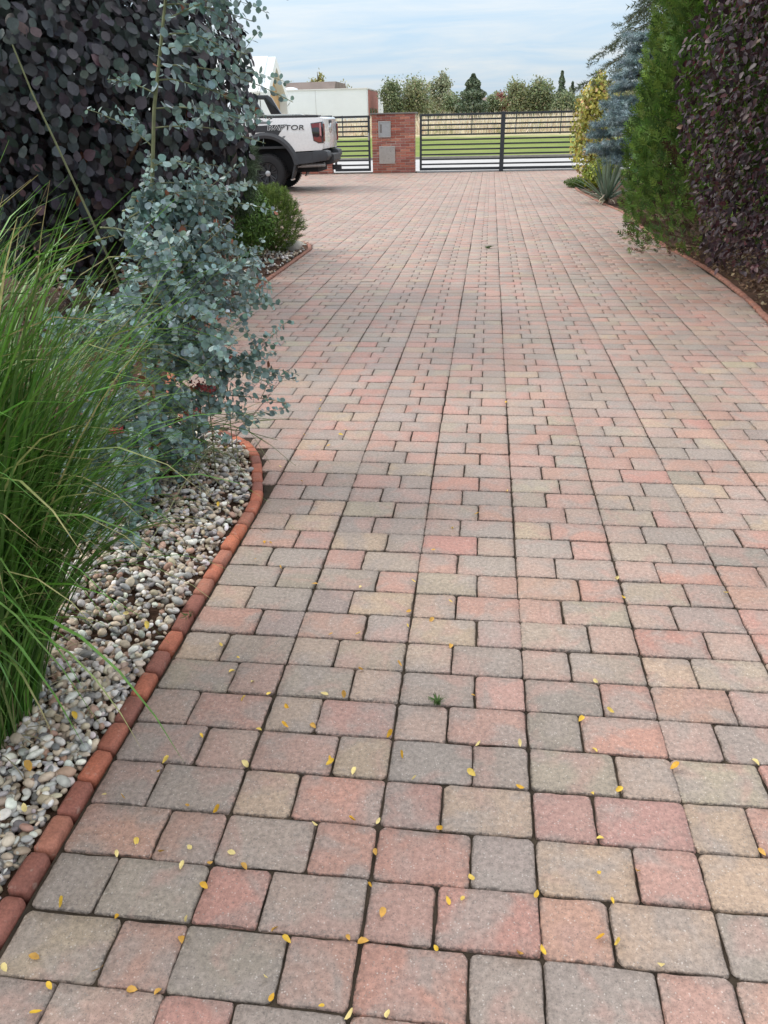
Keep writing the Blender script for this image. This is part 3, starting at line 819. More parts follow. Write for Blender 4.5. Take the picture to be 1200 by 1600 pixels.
# wheels
def wheel(x, yc, out):
    R, wd = .42, .27
    root = bpy.data.objects.new('wheel', None); COL.objects.link(root); root.parent = truck
    root.location = Vector((T(x), yc, R)) - truck.location
    s = out
    prof = [(.235, s * .09), (.25, s * .125), (.33, s * .135), (.385, s * .128), (.412, s * .105), (.42, s * .06), (.42, -s * .06), (.412, -s * .105), (.37, -s * .13), (.25, -s * .125), (.22, 0)]
    mb = MB(); mb.lathe(prof, (T(x), yc, R), 'y', 48); mb.build('tyre', M['rubber'], root, 0, True)
    mb = MB()
    for i in range(46):                                                     # shoulder lugs
        t = 2 * math.pi * i / 46
        for yy in (-.09, .09):
            c, q = math.cos(t), math.sin(t); tx, tz = -q, c
            P = lambda rr, tt, y_: (T(x) + rr * c + tt * tx, yc + y_, R + rr * q + tt * tz)
            a = .016
            mb.add([P(.408, -a, yy - .035), P(.408, a, yy - .035), P(.408, a, yy + .035), P(.408, -a, yy + .035), P(.428, -a * .8, yy - .03), P(.428, a * .8, yy - .03), P(.428, a * .8, yy + .03), P(.428, -a * .8, yy + .03)],
                   [(4, 5, 6, 7), (0, 1, 5, 4), (1, 2, 6, 5), (2, 3, 7, 6), (3, 0, 4, 7)])
    mb.build('tread', M['rubber'], root)
    mb = MB(); mb.lathe([(.238, s * .10), (.232, s * .118), (.218, s * .112), (.205, s * .03), (.0001, s * .02)], (T(x), yc, R), 'y', 40)
    for i in range(6):
        for dt in (-.16, .16):
            t = 2 * math.pi * i / 6 + .3 + dt
            c, q = math.cos(t), math.sin(t); t2 = 2 * math.pi * i / 6 + .3; c2, q2 = math.cos(t2 + dt * .5), math.sin(t2 + dt * .5)
            p0 = np.array([T(x) + .055 * c2, yc + s * .085, R + .055 * q2]); p1 = np.array([T(x) + .222 * c, yc + s * .108, R + .222 * q])
            mb.tube([p0, p1], [.017, .014], 6)
    mb.build('rim', M['alloy'], root, 0, True)
    mb = MB(); mb.lathe([(.062, s * .06), (.062, s * .10), (.05, s * .108), (.0001, s * .108)], (T(x), yc, R), 'y', 20); mb.build('hub_cap', M['steel_dull'], root, 0, True)
for x in (0, -3.27):
    wheel(x, Y_N + .115, -1); wheel(x, Y_F - .115, 1)

# ================================================================== BUILDINGS BEYOND
hx, hy0, hy1 = -20.7, 81.0, 89.0
hb = float(terrain(85)) - .4
house = tag(empty('gabled_house', (hx, 85, hb)), 'white house with steep gable and recessed timber front', 'house')
pent = [(hy0, hb), (hy1, hb), (hy1, 4.25), (85, 7.2), (hy0, 4.25)]
mb = MB(); mb.prism(pent, hx - 11, hx - .9, 'x'); mb.build('wall', M['render'], house)
mb = MB(); mb.prism([(hy0 + .3, hb), (hy1 - .3, hb), (hy1 - .3, 4.15), (85, 6.9), (hy0 + .3, 4.15)], hx - .895, hx - .80, 'x'); wd = mb.build('timber_front', M['wood'], house)
mb = MB()
ring_o = [(hy0 - .05, hb), (hy0 - .05, 4.3), (85, 7.42), (hy1 + .05, 4.3), (hy1 + .05, hb)]
ring_i = [(hy0 + .55, hb), (hy0 + .55, 3.9), (85, 6.5), (hy1 - .55, 3.9), (hy1 - .55, hb)]
v = [(hx - .79, *p) for p in ring_o] + [(hx - .79, *p) for p in ring_i] + [(hx, *p) for p in ring_o] + [(hx, *p) for p in ring_i]
f = []
for i in range(4):
    f += [(10 + i, 11 + i, 16 + i, 15 + i), (i, 5 + i, 6 + i, 1 + i), (i, i + 1, i + 11, i + 10), (5 + i, 15 + i, 16 + i, 6 + i)]
f += [(0, 10, 15, 5), (4, 9, 19, 14)]
mb.add(v, f); mb.build('gable_frame', M['render'], house)
rf = None
for s in (0, 1):
    mb = MB(); y_e = hy0 - .25 if s == 0 else hy1 + .25
    mb.prism([(y_e, 4.18), (85, 7.32), (85, 7.5), (y_e, 4.36)], hx - 11.2, hx - .78, 'x'); o = mb.build('roof', M['roof_white'], house)
mb = MB(); mb.box(hx - .80, hx - .72, 82.4, 85.6, hb, 3.15); dr = mb.build('door', M['door_wood'], house)
mb = MB(); mb.box(hx - .72, hx - .70, 83.0, 84.9, .9, 3.0); mb.build('pane', M['glass'], dr)

fx = -13.3; fb = float(terrain(100)) - .6
flat = tag(empty('flat_roofed_building', (fx - 8, 100, fb)), 'low white flat roofed building with a red clad end', 'building')
mb = MB(); mb.box(-40, fx, 95, 110, fb, 4.82); mb.build('wall', M['render'], flat)
mb = MB(); mb.box(-40.1, fx + .1, 94.9, 110.1, 4.822, 4.92); rf = mb.build('roof', M['roof_white'], flat)
mb = MB(); mb.lathe([(0.9, 0), (.8, .18), (.4, .3), (.001, .34)], (-22.2, 97, 4.92), 'z', 16); mb.build('skylight', M['render'], rf, 0, True)
for x in (-34, -29, -24, -19):
    mb = MB(); mb.box(x, x + .03, 94.985, 94.998, fb, 4.8); mb.build('panel_joint', M['steel_dull'], flat)
mb = MB(); mb.box(fx + .003, fx + .06, 96.2, 104.5, fb, 4.75); rp_ = mb.build('red_cladding', M['red_panel'], flat)
for y in (97.0, 99.4, 101.8):
    mb = MB(); mb.box(fx + .065, fx + .10, y, y + 1.5, 1.9, 3.0); wo = mb.build('window', M['door_wood'], flat)
    mb = MB(); mb.box(fx + .102, fx + .115, y + .12, y + 1.38, 2.0, 2.9); mb.build('pane', M['glass'], wo)
barn = tag(empty('brown_roofed_building', (-26, 125, 1.6)), 'building with low brown roof behind the flat white one', 'building')
mb = MB(); mb.box(-31, -21.5, 120, 130, 1.0, 6.0); mb.build('wall', M['render'], barn)
mb = MB(); mb.prism([(119.6, 5.7), (121.0, 6.75), (129, 6.75), (130.4, 5.7)], -31.4, -21.2, 'x'); mb.build('roof', M['roof_brown'], barn)
shed = tag(empty('red_roofed_house', (.2, 128, 1.8)), 'small house with dull red roof between the far trees', 'house')
mb = MB(); mb.box(-1.6, 2.2, 126, 131, 1.2, 3.6); mb.build('wall', M['render'], shed)
mb = MB(); mb.prism([(125.6, 3.5), (128.5, 4.5), (131.4, 3.5)], -1.9, 2.5, 'x'); mb.build('roof', M['roof_brown'], shed)

# wire fence across the field
fence = tag(empty('wire_fence', (0, 60, .5)), 'thin wire fence on dark posts between lawn and dry field', 'fence')
fz = float(terrain(60))
for i in range(-7, 8):
    x = i * 3.02 - 1.1
    mb = MB(); mb.box(x - .03, x + .03, 59.97, 60.03, fz - .2, fz + 1.42 + random.uniform(-.05, .05)); mb.build('post', M['anthracite'], fence)
for z in (.5, .9, 1.3):
    mb = MB(); mb.tube([(-22.5, 60, fz + z), (20.5, 60, fz + z)], .006, 5); mb.build('wire', M['steel_dull'], fence)

# ================================================================== PLANTS
# leaf templates: long axis +x, normal +z, unit length
def leaf_tpl(width, fold=.12, curl=.1, tipround=True):
    xs = np.array([0, .22, .55, .85, 1.0]); ws = np.array([0, .62, 1.0, .70, 0]) * width / 2 if tipround else np.array([0, .9, .85, .4, 0]) * width / 2
    mid = np.stack([xs, 0 * xs, -curl * xs ** 2], 1)
    L = np.stack([xs[1:4], ws[1:4], -curl * xs[1:4] ** 2 + fold * ws[1:4]], 1); R_ = L * np.array([1, -1, 1])
    v = np.concatenate([mid, L, R_])
    f4 = [(1, 2, 6, 5), (2, 3, 7, 6), (2, 1, 8, 9), (3, 2, 9, 10)]
    f3 = [(0, 1, 5), (3, 4, 7), (1, 0, 8), (4, 3, 10)]
    return v, [np.array(f4), np.array(f3)]
ROUND = leaf_tpl(.80, .15, .12)
OVAL = leaf_tpl(.62, .2, .18, False)
DISC = leaf_tpl(.95, .12, .08)
LANCE = (np.array([[0, 0, 0], [.4, .16, .03], [.4, -.16, .03], [1, 0, -.1]]), np.array([(0, 2, 3, 1)]))
QUAD = (np.array([[-.5, -.3, 0], [.1, -.5, .08], [.5, .15, 0], [-.15, .5, -.06]]), np.array([(0, 1, 2, 3)]))
def spray_tpl():
    """flat fan of scale leaves, as on thuja."""
    v, f = [], []
    def seg(p, a, L, w):
        c, s = math.cos(a), math.sin(a); o = len(v)
        for u, t in ((0, -.3), (.45, -1), (1, 0), (.45, 1)):
            v.append((p[0] + c * u * L - s * t * w, p[1] + s * u * L + c * t * w, .05 * math.sin(7 * u + a)))
        f.append((o, o + 1, o + 2, o + 3))
    seg((0, 0), 0, 1, .05)
    for x, a, L in ((.12, .75, .42), (.15, -.8, .40), (.34, .65, .40), (.38, -.62, .42), (.58, .55, .32), (.62, -.55, .3)):
        seg((x, 0), a, L, .055)
    return np.array(v), np.array(f)
SPRAY = spray_tpl()
def tuft_tpl(n=16, stem=.7, nl=.4, wid=.022, spread=.9, seed=0):
    """twig bristling with needles."""
    r = np.random.default_rng(seed); v, f = [], []
    for i in range(n):
        p = np.array([stem * (i + .5) / n, 0, 0]); t = r.uniform(0, 2 * math.pi)
        d = unit(np.array([r.uniform(.35, 1.0), spread * math.cos(t), spread * math.sin(t)]))
        q = unit(np.cross(d, r.normal(size=3))) * wid; o = len(v)
        v += [p - q, p + q, p + d * nl]; f.append((o, o + 1, o + 2))
    return np.array(v), np.array(f)
TUFT = tuft_tpl(18, .75, .34, .028)
PINE = tuft_tpl(26, .55, .62, .014, 1.0, 3)

LEAFSETS = []           # things whose largest leaves become parts
def lumpy(d, seed, amp):
    r = np.random.default_rng(seed); o = np.zeros(len(d))
    for k in range(7):
        w = r.normal(size=3) * (1.6 + .7 * k); o += np.sin(d @ w + r.uniform(0, 6.3)) / (1 + .45 * k)
    return 1 + amp * o / 2.2
def shell(n, c, R, seed, amp=.12, depth=.3, zmin=None):
    d = unit(rng.normal(size=(n, 3)))
    rad = lumpy(d, seed, amp) * (1 - depth * rng.random(n) ** 1.6)
    P = np.asarray(c) + d * np.asarray(R) * rad[:, None]
    N = unit(d / np.asarray(R))
    if zmin is not None:
        k = P[:, 2] > zmin; P, N = P[k], N[k]
    return P, N
def limbs(base, tips, r0, bend=.15, n=6):
    mb = MB()
    base = np.asarray(base, float)
    for t in tips:
        t = np.asarray(t, float); s = np.linspace(0, 1, n)[:, None]
        m = (base + t) / 2 + np.array([random.gauss(0, bend), random.gauss(0, bend), bend])
        p = (1 - s) ** 2 * base + 2 * s * (1 - s) * m + s ** 2 * t
        mb.tube(p, np.linspace(r0, r0 * .25, n), 7)
    return mb

# ---- smoke bush, purple, left
cb = np.array([-3.45, 6.75, 0.])
cot = tag(empty('smoke_bush', cb), 'large dark purple smoke bush with rounded leaves behind the eucalyptus', 'bush')
P, N = shell(15000, cb + [0.0, 0, 1.75], (1.55, 1.62, 1.55), 5, .10, .28, .30)
Pi, Ni = shell(7000, cb + [0.0, 0, 1.75], (1.2, 1.25, 1.25), 5, .10, .30, .30)
Pj, Nj = shell(6000, cb + [0.0, 0, 1.7], (.85, .9, 1.0), 6, .10, .45, .30)
P, N = np.concatenate([P, Pi, Pj]), np.concatenate([N, Ni, Nj])
n = len(P)
z = unit(N * 1.0 + rng.normal(0, .46, (n, 3)) + np.array([0, -.1, .35]))
x = np.cross(z, rng.normal(size=(n, 3))) * .5 + np.array([0, 0, -1.0]) + N * .35
size = rng.uniform(.050, .102, n)
hz = np.clip((P[:, 2] - 1.2) / 1.0, 0, 1)[:, None]
c = tint(pick([(.034, .036, .046), (.032, .048, .045), (.040, .035, .046), (.062, .036, .042), (.030, .039, .046)], (5, 4, 4, 1, 3), n), n, .2, .07)
k = rng.random(n) < .006; c[k] = (.16, .055, .025)
LEAFSETS.append(dict(root=cot, tpl=ROUND, A=frames(z, x, size), loc=P, col=c, size=size, nrm=z, mat='leaf_gloss', part='leaf', mass='foliage'))
tips = [cb + [random.uniform(-1.2, 1.2), random.uniform(-1.1, 1.1), random.uniform(1.2, 2.6)] for _ in range(16)]
limbs(cb + [0, 0, -.05], tips, .045).build('branches', M['bark'], cot, 0, True)

# ---- purple-leaved shrub, right
pb = np.array([3.15, 7.25, 0.])
pur = tag(empty('purple_leaved_shrub', pb), 'tall dark red purple leaved shrub in front of the conifers', 'bush')
def purple_R(zv): return np.interp(zv, [0, .35, .9, 1.8, 3.0, 3.6], [.7, 1.1, 1.3, 1.52, 1.58, .6])
n = 22500
zz = rng.uniform(.28, 3.5, n) ** 1.0; th = rng.uniform(0, 2 * math.pi, n)
dirs = np.stack([np.cos(th), np.sin(th), (zz - 1.8) / 2], 1)
rr = purple_R(zz) * lumpy(dirs, 9, .16) * (1 - .35 * rng.random(n) ** 1.5)
P = pb + np.stack([rr * np.cos(th), rr * np.sin(th) * 1.15, zz], 1); N = unit(np.stack([np.cos(th), np.sin(th), 0.1 * np.ones(n)], 1))
z = unit(N * .6 + rng.normal(0, .62, (n, 3)) + np.array([0, 0, .3])); x = np.array([0, 0, -.8]) + N * .4 + rng.normal(0, .7, (n, 3))
size = rng.uniform(.032, .070, n)
c = tint(pick([(.038, .017, .023), (.029, .016, .021), (.068, .019, .024), (.044, .030, .038), (.10, .055, .035)], (6, 5, 2, 3, .25), n), n, .22, .08)
LEAFSETS.append(dict(root=pur, tpl=OVAL, A=frames(z, x, size), loc=P, col=c, size=size, nrm=z, mat='leaf_gloss', part='leaf', mass='foliage'))
tips = [pb + [random.uniform(-1.1, .9), random.uniform(-1.2, 1.2), random.uniform(1.5, 3.2)] for _ in range(18)]
limbs(pb + [0, 0, -.05], tips, .032, .1).build('branches', M['bark'], pur, 0, True)

# ---- eucalyptus
eb = np.array([-1.47, 3.22, 0.])
euc = tag(empty('eucalyptus', eb), 'silvery blue green eucalyptus with small round leaves spilling over the edging', 'shrub')
stems = MB(); LP, LX, LZ, LS = [], [], [], []
def curve(p, d, L, droop, n=9):
    p = np.array(p, float); d = unit(np.array(d, float)); out = [p.copy()]
    for i in range(n - 1):
        d = unit(d + np.array([0, 0, -droop / n]) + rng.normal(0, .05, 3)); p = p + d * L / (n - 1); out.append(p.copy())
    return np.array(out)
def leafy(pts, sp=.024, s0=.045, s1=.022, start=.1):
    seg = np.linalg.norm(np.diff(pts, axis=0), axis=1); L = seg.sum(); cum = np.concatenate([[0], np.cumsum(seg)])
    s = L * start; tog = rng.uniform(0, 3.14)
    while s < L:
        p = np.array([np.interp(s, cum, pts[:, i]) for i in range(3)]); p2 = np.array([np.interp(min(s + .02, L), cum, pts[:, i]) for i in range(3)])
        t = unit(p2 - p + 1e-9); a = unit(np.cross(t, [0.2, .1, 1])); b = np.cross(t, a)
        f_ = s / L; sz = s0 + (s1 - s0) * f_
        tog += math.pi / 2 + rng.normal(0, .25)
        for sg in (1, -1):
            o = (math.cos(tog) * a + math.sin(tog) * b) * sg
            LP.append(p + o * .002); LX.append(unit(o + t * .25 + rng.normal(0, .12, 3))); LZ.append(unit(t * .55 + np.array([0, 0, .35]) + rng.normal(0, .55, 3))); LS.append(sz * rng.uniform(.75, 1.2))
        s += sp * (1.25 - .5 * f_)
leader = np.array([eb, eb + [.03, 0, .5], eb + [.10, -.01, 1.0], eb + [.20, -.02, 1.5], eb + [.30, -.02, 1.85], eb + [.38, 0, 2.25]])
stems.tube(interp3 := np.array([[np.interp(s, np.linspace(0, 1, 6), leader[:, i]) for i in range(3)] for s in np.linspace(0, 1, 16)]), np.linspace(.012, .004, 16), 6)
leafy(interp3[9:], .03, .03, .02)
leader2 = curve(eb + [.02, -.03, 0], (-.10, -.05, 1), 1.75, -.05, 12); stems.tube(leader2, np.linspace(.008, .003, 12), 5)
for zf in np.linspace(.44, .98, 21):
    p = np.array([np.interp(zf, np.linspace(0, 1, 16), interp3[:, i]) for i in range(3)])
    right = rng.random() < .74
    d = (1, rng.uniform(-.5, .3), rng.uniform(.05, .45)) if right else (-rng.uniform(.3, .9), rng.uniform(-.7, .5), rng.uniform(.3, .9))
    L = rng.uniform(.30, .52) if right else rng.uniform(.14, .30)
    b = curve(p, d, L, .5); stems.tube(b, np.linspace(.003, .0012, len(b)), 4); leafy(b, .026, .042, .020)
    for _ in range(2):
        q = b[rng.integers(2, 6)]; b2 = curve(q, np.array(d) + rng.normal(0, .5, 3), L * .45, .4, 6); stems.tube(b2, .001, 3); leafy(b2, .023, .036, .018)
for i in range(80):
    th_ = rng.uniform(-2.3, 1.0) if i > 20 else rng.uniform(-1.3, .9)                                        # mostly towards the drive and the viewer
    h0 = rng.uniform(.05, .82) if i > 20 else rng.uniform(.8, 1.2)
    p = eb + np.array([rng.normal(0, .05), rng.normal(0, .06), h0])
    d = np.array([math.cos(th_), math.sin(th_) * .9, rng.uniform(-.05, .65)])
    L = rng.uniform(.36, .70) * (1.0 if h0 < .85 else .68) * (.72 if abs(th_) > 1.7 else 1.0)
    b = curve(p, d, L, rng.uniform(.5, 1.1), 11); b[:, 2] = np.maximum(b[:, 2], .03); stems.tube(b, np.linspace(.0042, .0014, 11), 4); leafy(b, .026, .045, .022, .12)
    for _ in range(5):
        q = b[rng.integers(2, 9)]; b2 = curve(q, unit(d) + rng.normal(0, .55, 3), rng.uniform(.12, .30), .5, 7); b2[:, 2] = np.maximum(b2[:, 2], .025)
        stems.tube(b2, np.linspace(.002, .001, 7), 3); leafy(b2, .023, .040, .020)
for i in range(16):                                                      # low twigs lying over the pebbles
    b = curve(eb + [rng.normal(0, .1), -.1, rng.uniform(.12, .35)], (rng.uniform(-.35, .35), -1, rng.uniform(-.1, .25)), rng.uniform(.4, .85), .7, 10); b[:, 2] = np.maximum(b[:, 2], .05)
    stems.tube(b, np.linspace(.004, .0014, 10), 4); leafy(b, .026, .042, .022, .25)
    for _ in range(3):
        q = b[rng.integers(3, 9)]; b2 = curve(q, (rng.normal(0, .6), -.8, rng.normal(.1, .3)), rng.uniform(.12, .26), .5, 6); b2[:, 2] = np.maximum(b2[:, 2], .04)
        stems.tube(b2, np.linspace(.002, .001, 6), 3); leafy(b2, .023, .038, .020)
stems.build('stems', M['stem_green'], euc, 0, True)
LP, LX, LZ, LS = (np.array(q) for q in (LP, LX, LZ, LS))
ok_ = ~((LP[:, 0] > -1.27) & (LP[:, 2] < .26)) & ~((LP[:, 2] > .8) & (LP[:, 0] < -1.66))       # clear of the edging, slim above
LP, LX, LZ, LS = LP[ok_], LX[ok_], LZ[ok_], LS[ok_]
n = len(LP)
c = tint(pick([(.215, .305, .30), (.17, .255, .245), (.27, .36, .35), (.12, .195, .165)], (4, 4, 2, 2), n), n, .15, .05)
c[rng.random(n) < .008] = (.25, .09, .05)
LEAFSETS.append(dict(root=euc, tpl=DISC, A=frames(np.array(LZ), np.array(LX), np.array(LS)), loc=np.array(LP), col=c, size=np.array(LS), nrm=np.array(LZ), mat='leaf_wax', part='leaf', mass='foliage'))

# ---- tall ornamental grass
def blades(bases, dirs, lens, wid, droop, nseg=9, cols=None):
    """arching strips; returns v, quads, colours."""
    k = len(bases); p = bases.copy(); d = unit(dirs); ts = np.linspace(0, 1, nseg + 1)
    hor = unit(np.stack([d[:, 0], d[:, 1], np.zeros(k)], 1) + 1e-6)
    side = unit(np.cross(hor, [0, 0, 1.0]) + rng.normal(0, .35, (k, 3)))
    V = np.zeros((k, nseg + 1, 2, 3))
    for i, t in enumerate(ts):
        w = wid * np.interp(t, [0, .15, .6, .9, 1], [.75, 1, .9, .4, .03])
        V[:, i, 0] = p - side * w[:, None] / 2; V[:, i, 1] = p + side * w[:, None] / 2 + np.array([0, 0, .0012])
        d = unit(d + np.array([0, 0, -1.0]) * (droop * (0.15 + 1.7 * t ** 1.4) / nseg)[:, None]); p = p + d * (lens / nseg)[:, None]
        p[:, 2] = np.maximum(p[:, 2], .012)
    i = np.arange(nseg)[:, None] * 2
    f = np.concatenate([np.stack([i, i + 1, i + 3, i + 2], -1).reshape(-1, 4)])
    F = (f[None] + (np.arange(k) * (nseg + 1) * 2)[:, None, None]).reshape(-1, 4)
    C = np.repeat(cols, (nseg + 1) * 2, axis=0)
    return V.reshape(-1, 3), F, C
gb = np.array([-1.35, 1.47, 0.])
grass = tag(empty('ornamental_grass', gb), 'big clump of tall arching green grass at the pebble bed', 'grass clump')
n = 4400
ang = rng.uniform(0, 2 * math.pi, n); rad = .20 * np.sqrt(rng.random(n))
B = gb + np.stack([rad * np.cos(ang) * .85, rad * np.sin(ang) * 1.25, np.zeros(n)], 1)
lean = np.abs(rng.normal(0, .26, n)) + .04
a2 = np.where(rng.random(n) < .42, rng.normal(.2, .9, n), ang + rng.normal(0, .7, n))
D = np.stack([np.cos(a2) * lean, np.sin(a2) * lean, np.ones(n)], 1)
Ln = rng.uniform(.6, 1.48, n)
c = tint(pick([(.082, .205, .028), (.115, .26, .040), (.058, .15, .026), (.165, .31, .075), (.34, .32, .15)], (5, 4, 4, 1, .35), n), n, .18, .06)
V, F, C = blades(B, D, Ln, rng.uniform(.006, .0115, n), rng.uniform(.9, 3.5, n), 12, c)
VB = V.reshape(n, -1, 3)
lim = -.46 - .36 * rng.random(n); lim[:3] = -.3
far_ = np.linalg.norm(VB[:, :, :2] - gb[:2], axis=2) > .34
low_ = np.where(far_, VB[:, :, 2], 9).min(1)
keep = (VB[:, :, 0].max(1) < lim) & ((low_ > .34) | (rng.random(n) < .05)) & (np.linalg.norm(VB[:, :, :2], axis=2).min(1) > .62)      # the clump keeps to its bed
m_ = VB.shape[1]; V = VB[keep].reshape(-1, 3); C = C.reshape(n, m_, 3)[keep].reshape(-1, 3)
F = F.reshape(n, -1, 4)[:keep.sum()].reshape(-1, 4)
C4 = C.reshape(keep.sum(), 13, 2, 3); dryb = rng.random(keep.sum()) < .18
tipf = (np.clip((np.linspace(0, 1, 13) - .72) / .28, 0, 1)[None, :, None, None] * dryb[:, None, None, None]) * .8
C = (C4 * (1 - tipf) + np.array([.42, .33, .17]) * tipf).reshape(-1, 3)                          # browned tips
o = link('blades', mesh_np('blades', V, F, M['leaf'], True, {'col': C}), grass); tag(o, kind='stuff')
GRASS_PTS = V
n = 420
ang = rng.uniform(0, 2 * math.pi, n); rad = .20 * np.sqrt(rng.random(n))
B = gb + np.stack([rad * np.cos(ang) * .9, rad * np.sin(ang) * 1.25, np.zeros(n)], 1)
D = np.stack([np.cos(ang) * .12 + rng.normal(0, .08, n), np.sin(ang) * .12 + rng.normal(0, .08, n), np.ones(n)], 1)
V, F, C = blades(B, D, rng.uniform(.3, .75, n), np.full(n, .006), np.full(n, .15), 5, tint(pick([(.16, .20, .07), (.24, .21, .10), (.33, .27, .16)], (3, 2, 1), n), n, .15, .05))
tag(link('stalks', mesh_np('stalks', V, F, M['leaf'], True, {'col': C}), grass), kind='stuff')
n = 70                                                                  # dead straw at the foot
ang = rng.uniform(0, 2 * math.pi, n)
B = gb + np.stack([.2 * np.cos(ang), .24 * np.sin(ang), np.full(n, .03)], 1); D = np.stack([np.cos(ang), np.sin(ang), rng.uniform(.0, .5, n)], 1)
V, F, C = blades(B, D, rng.uniform(.06, .2, n), np.full(n, .005), rng.uniform(.5, 3, n), 6, tint((.38, .32, .22), n, .15, .04))
tag(link('straw', mesh_np('straw', V, F, M['leaf'], True, {'col': C}), grass), kind='stuff')

# ---- largest leaves become parts, the rest one mass per plant
cells = np.full((260, 200), 1e9)
def cell_idx(P):
    px, py, d = project(P); return (py // 8).astype(int) + 20, (px // 8).astype(int) + 20, px, py, d
for P in [GRASS_PTS[::3]] + [s['loc'] for s in LEAFSETS]:
    i, j, px, py, d = cell_idx(P); k = (i >= 0) & (i < 260) & (j >= 0) & (j < 200)
    np.minimum.at(cells, (i[k], j[k]), d[k])
for s in LEAFSETS:
    P = s['loc']; i, j, px, py, d = cell_idx(P)
    ok = (px > 4) & (px < 1196) & (py > 4) & (py < 1596)
    ok[ok] = d[ok] < cells[i[ok], j[ok]] + .05
    view = unit(np.array([0, 0, CAM_H]) - P)
    score = np.where(ok, s['size'] ** 2 * np.abs((view * s['nrm']).sum(1)) / d ** 2, 0)
    top = np.argsort(-score)[:300]; top = top[score[top] > 0]
    rest = np.ones(len(P), bool); rest[top] = False
    v, f, c = stamp(s['tpl'][0], s['tpl'][1], s['A'][rest], P[rest], s['col'][rest])
    tag(link(s['mass'], mesh_np(s['mass'], v, f, M[s['mat']], True, {'col': c}), s['root']), kind='stuff')
    lm = mesh_np('leaf', s['tpl'][0], s['tpl'][1], M[s['mat'] + '_one'], True)
    base = s['root'].location
    for q in top:
        o = bpy.data.objects.new('leaf', lm); COL.objects.link(o); o.parent = s['root']
        m = Matrix(s['A'][q].tolist()).to_4x4(); m.translation = Vector(P[q]) - base
        o.matrix_local = m; o.color = (*s['col'][q], 1)

# ---- conifers and shrubs
def foliage_part(name, root, tpl, A, P, cols, mat='needle', smooth=False):
    v, f, c = stamp(tpl[0], tpl[1], A, P, cols)
    return tag(link(name, mesh_np(name, v, f, M[mat], smooth, {'col': c}), root), kind='stuff')
def thuja(base, R, H, label, seed, n=8500):
    b = np.array(base, float); root = tag(empty('thuja_tree', b), label, 'conifer', 'thujas along the driveway')
    zz = H * (rng.random(n) ** .85) * .97 + .10; th = rng.uniform(0, 2 * math.pi, n)
    prof = np.interp(zz / H, [0, .06, .2, .45, .75, 1], [.88, 1.04, 1.04, .92, .6, .03])
    d = np.stack([np.cos(th), np.sin(th), zz * .9], 1)
    rr = R * prof * lumpy(d * np.array([1.5, 1.5, 1.2]), seed, .16) * lumpy(d * np.array([4.5, 4.5, 3.2]), seed + 40, .13) * (1 - .5 * rng.random(n) ** 1.5)
    rr = np.minimum(rr, R * 1.06)
    P = b + np.stack([rr * np.cos(th), rr * np.sin(th), zz], 1)
    N = np.stack([np.cos(th), np.sin(th), 0 * th], 1)
    x = N * .7 + np.array([0, 0, .65]) + rng.normal(0, .35, (n, 3)); zn = np.cross(x, N + rng.normal(0, .9, (n, 3)))
    c = tint(pick([(.115, .200, .038), (.088, .165, .034), (.165, .250, .050), (.062, .125, .034)], (4, 4, 2.2, 2), n), n, .2, .06)
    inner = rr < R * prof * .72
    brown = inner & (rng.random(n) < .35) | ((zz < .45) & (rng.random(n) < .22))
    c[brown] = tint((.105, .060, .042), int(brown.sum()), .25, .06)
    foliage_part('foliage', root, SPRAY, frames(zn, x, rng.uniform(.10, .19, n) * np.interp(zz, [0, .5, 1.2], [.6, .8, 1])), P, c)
    mb = MB(); mb.tube([b + [0, 0, -.05], b + [.02, 0, H * .5], b + [0, 0, H * .93]], [.075, .045, .01], 8)
    mb.build('trunk', M['bark'], root, 0, True)
    tips = [b + [math.cos(a) * R * .75, math.sin(a) * R * .75, random.uniform(.12, .7)] for a in np.arange(0, 6.2, .35)]
    limbs(b + [0, 0, .1], tips, .012, .05).build('low_branches', M['bark'], root, 0, True)
thuja((2.52, 9.25, 0), .92, 4.6, 'bushy green thuja with browned foot, next to the purple shrub', 3, 14500)
thuja((2.66, 11.3, 0), .78, 4.9, 'green thuja column between yucca and the nearer thuja', 8, 12500)
thuja((3.5, 12.9, 0), .7, 4.9, 'green thuja standing back behind the thuja pair', 12, 4000)

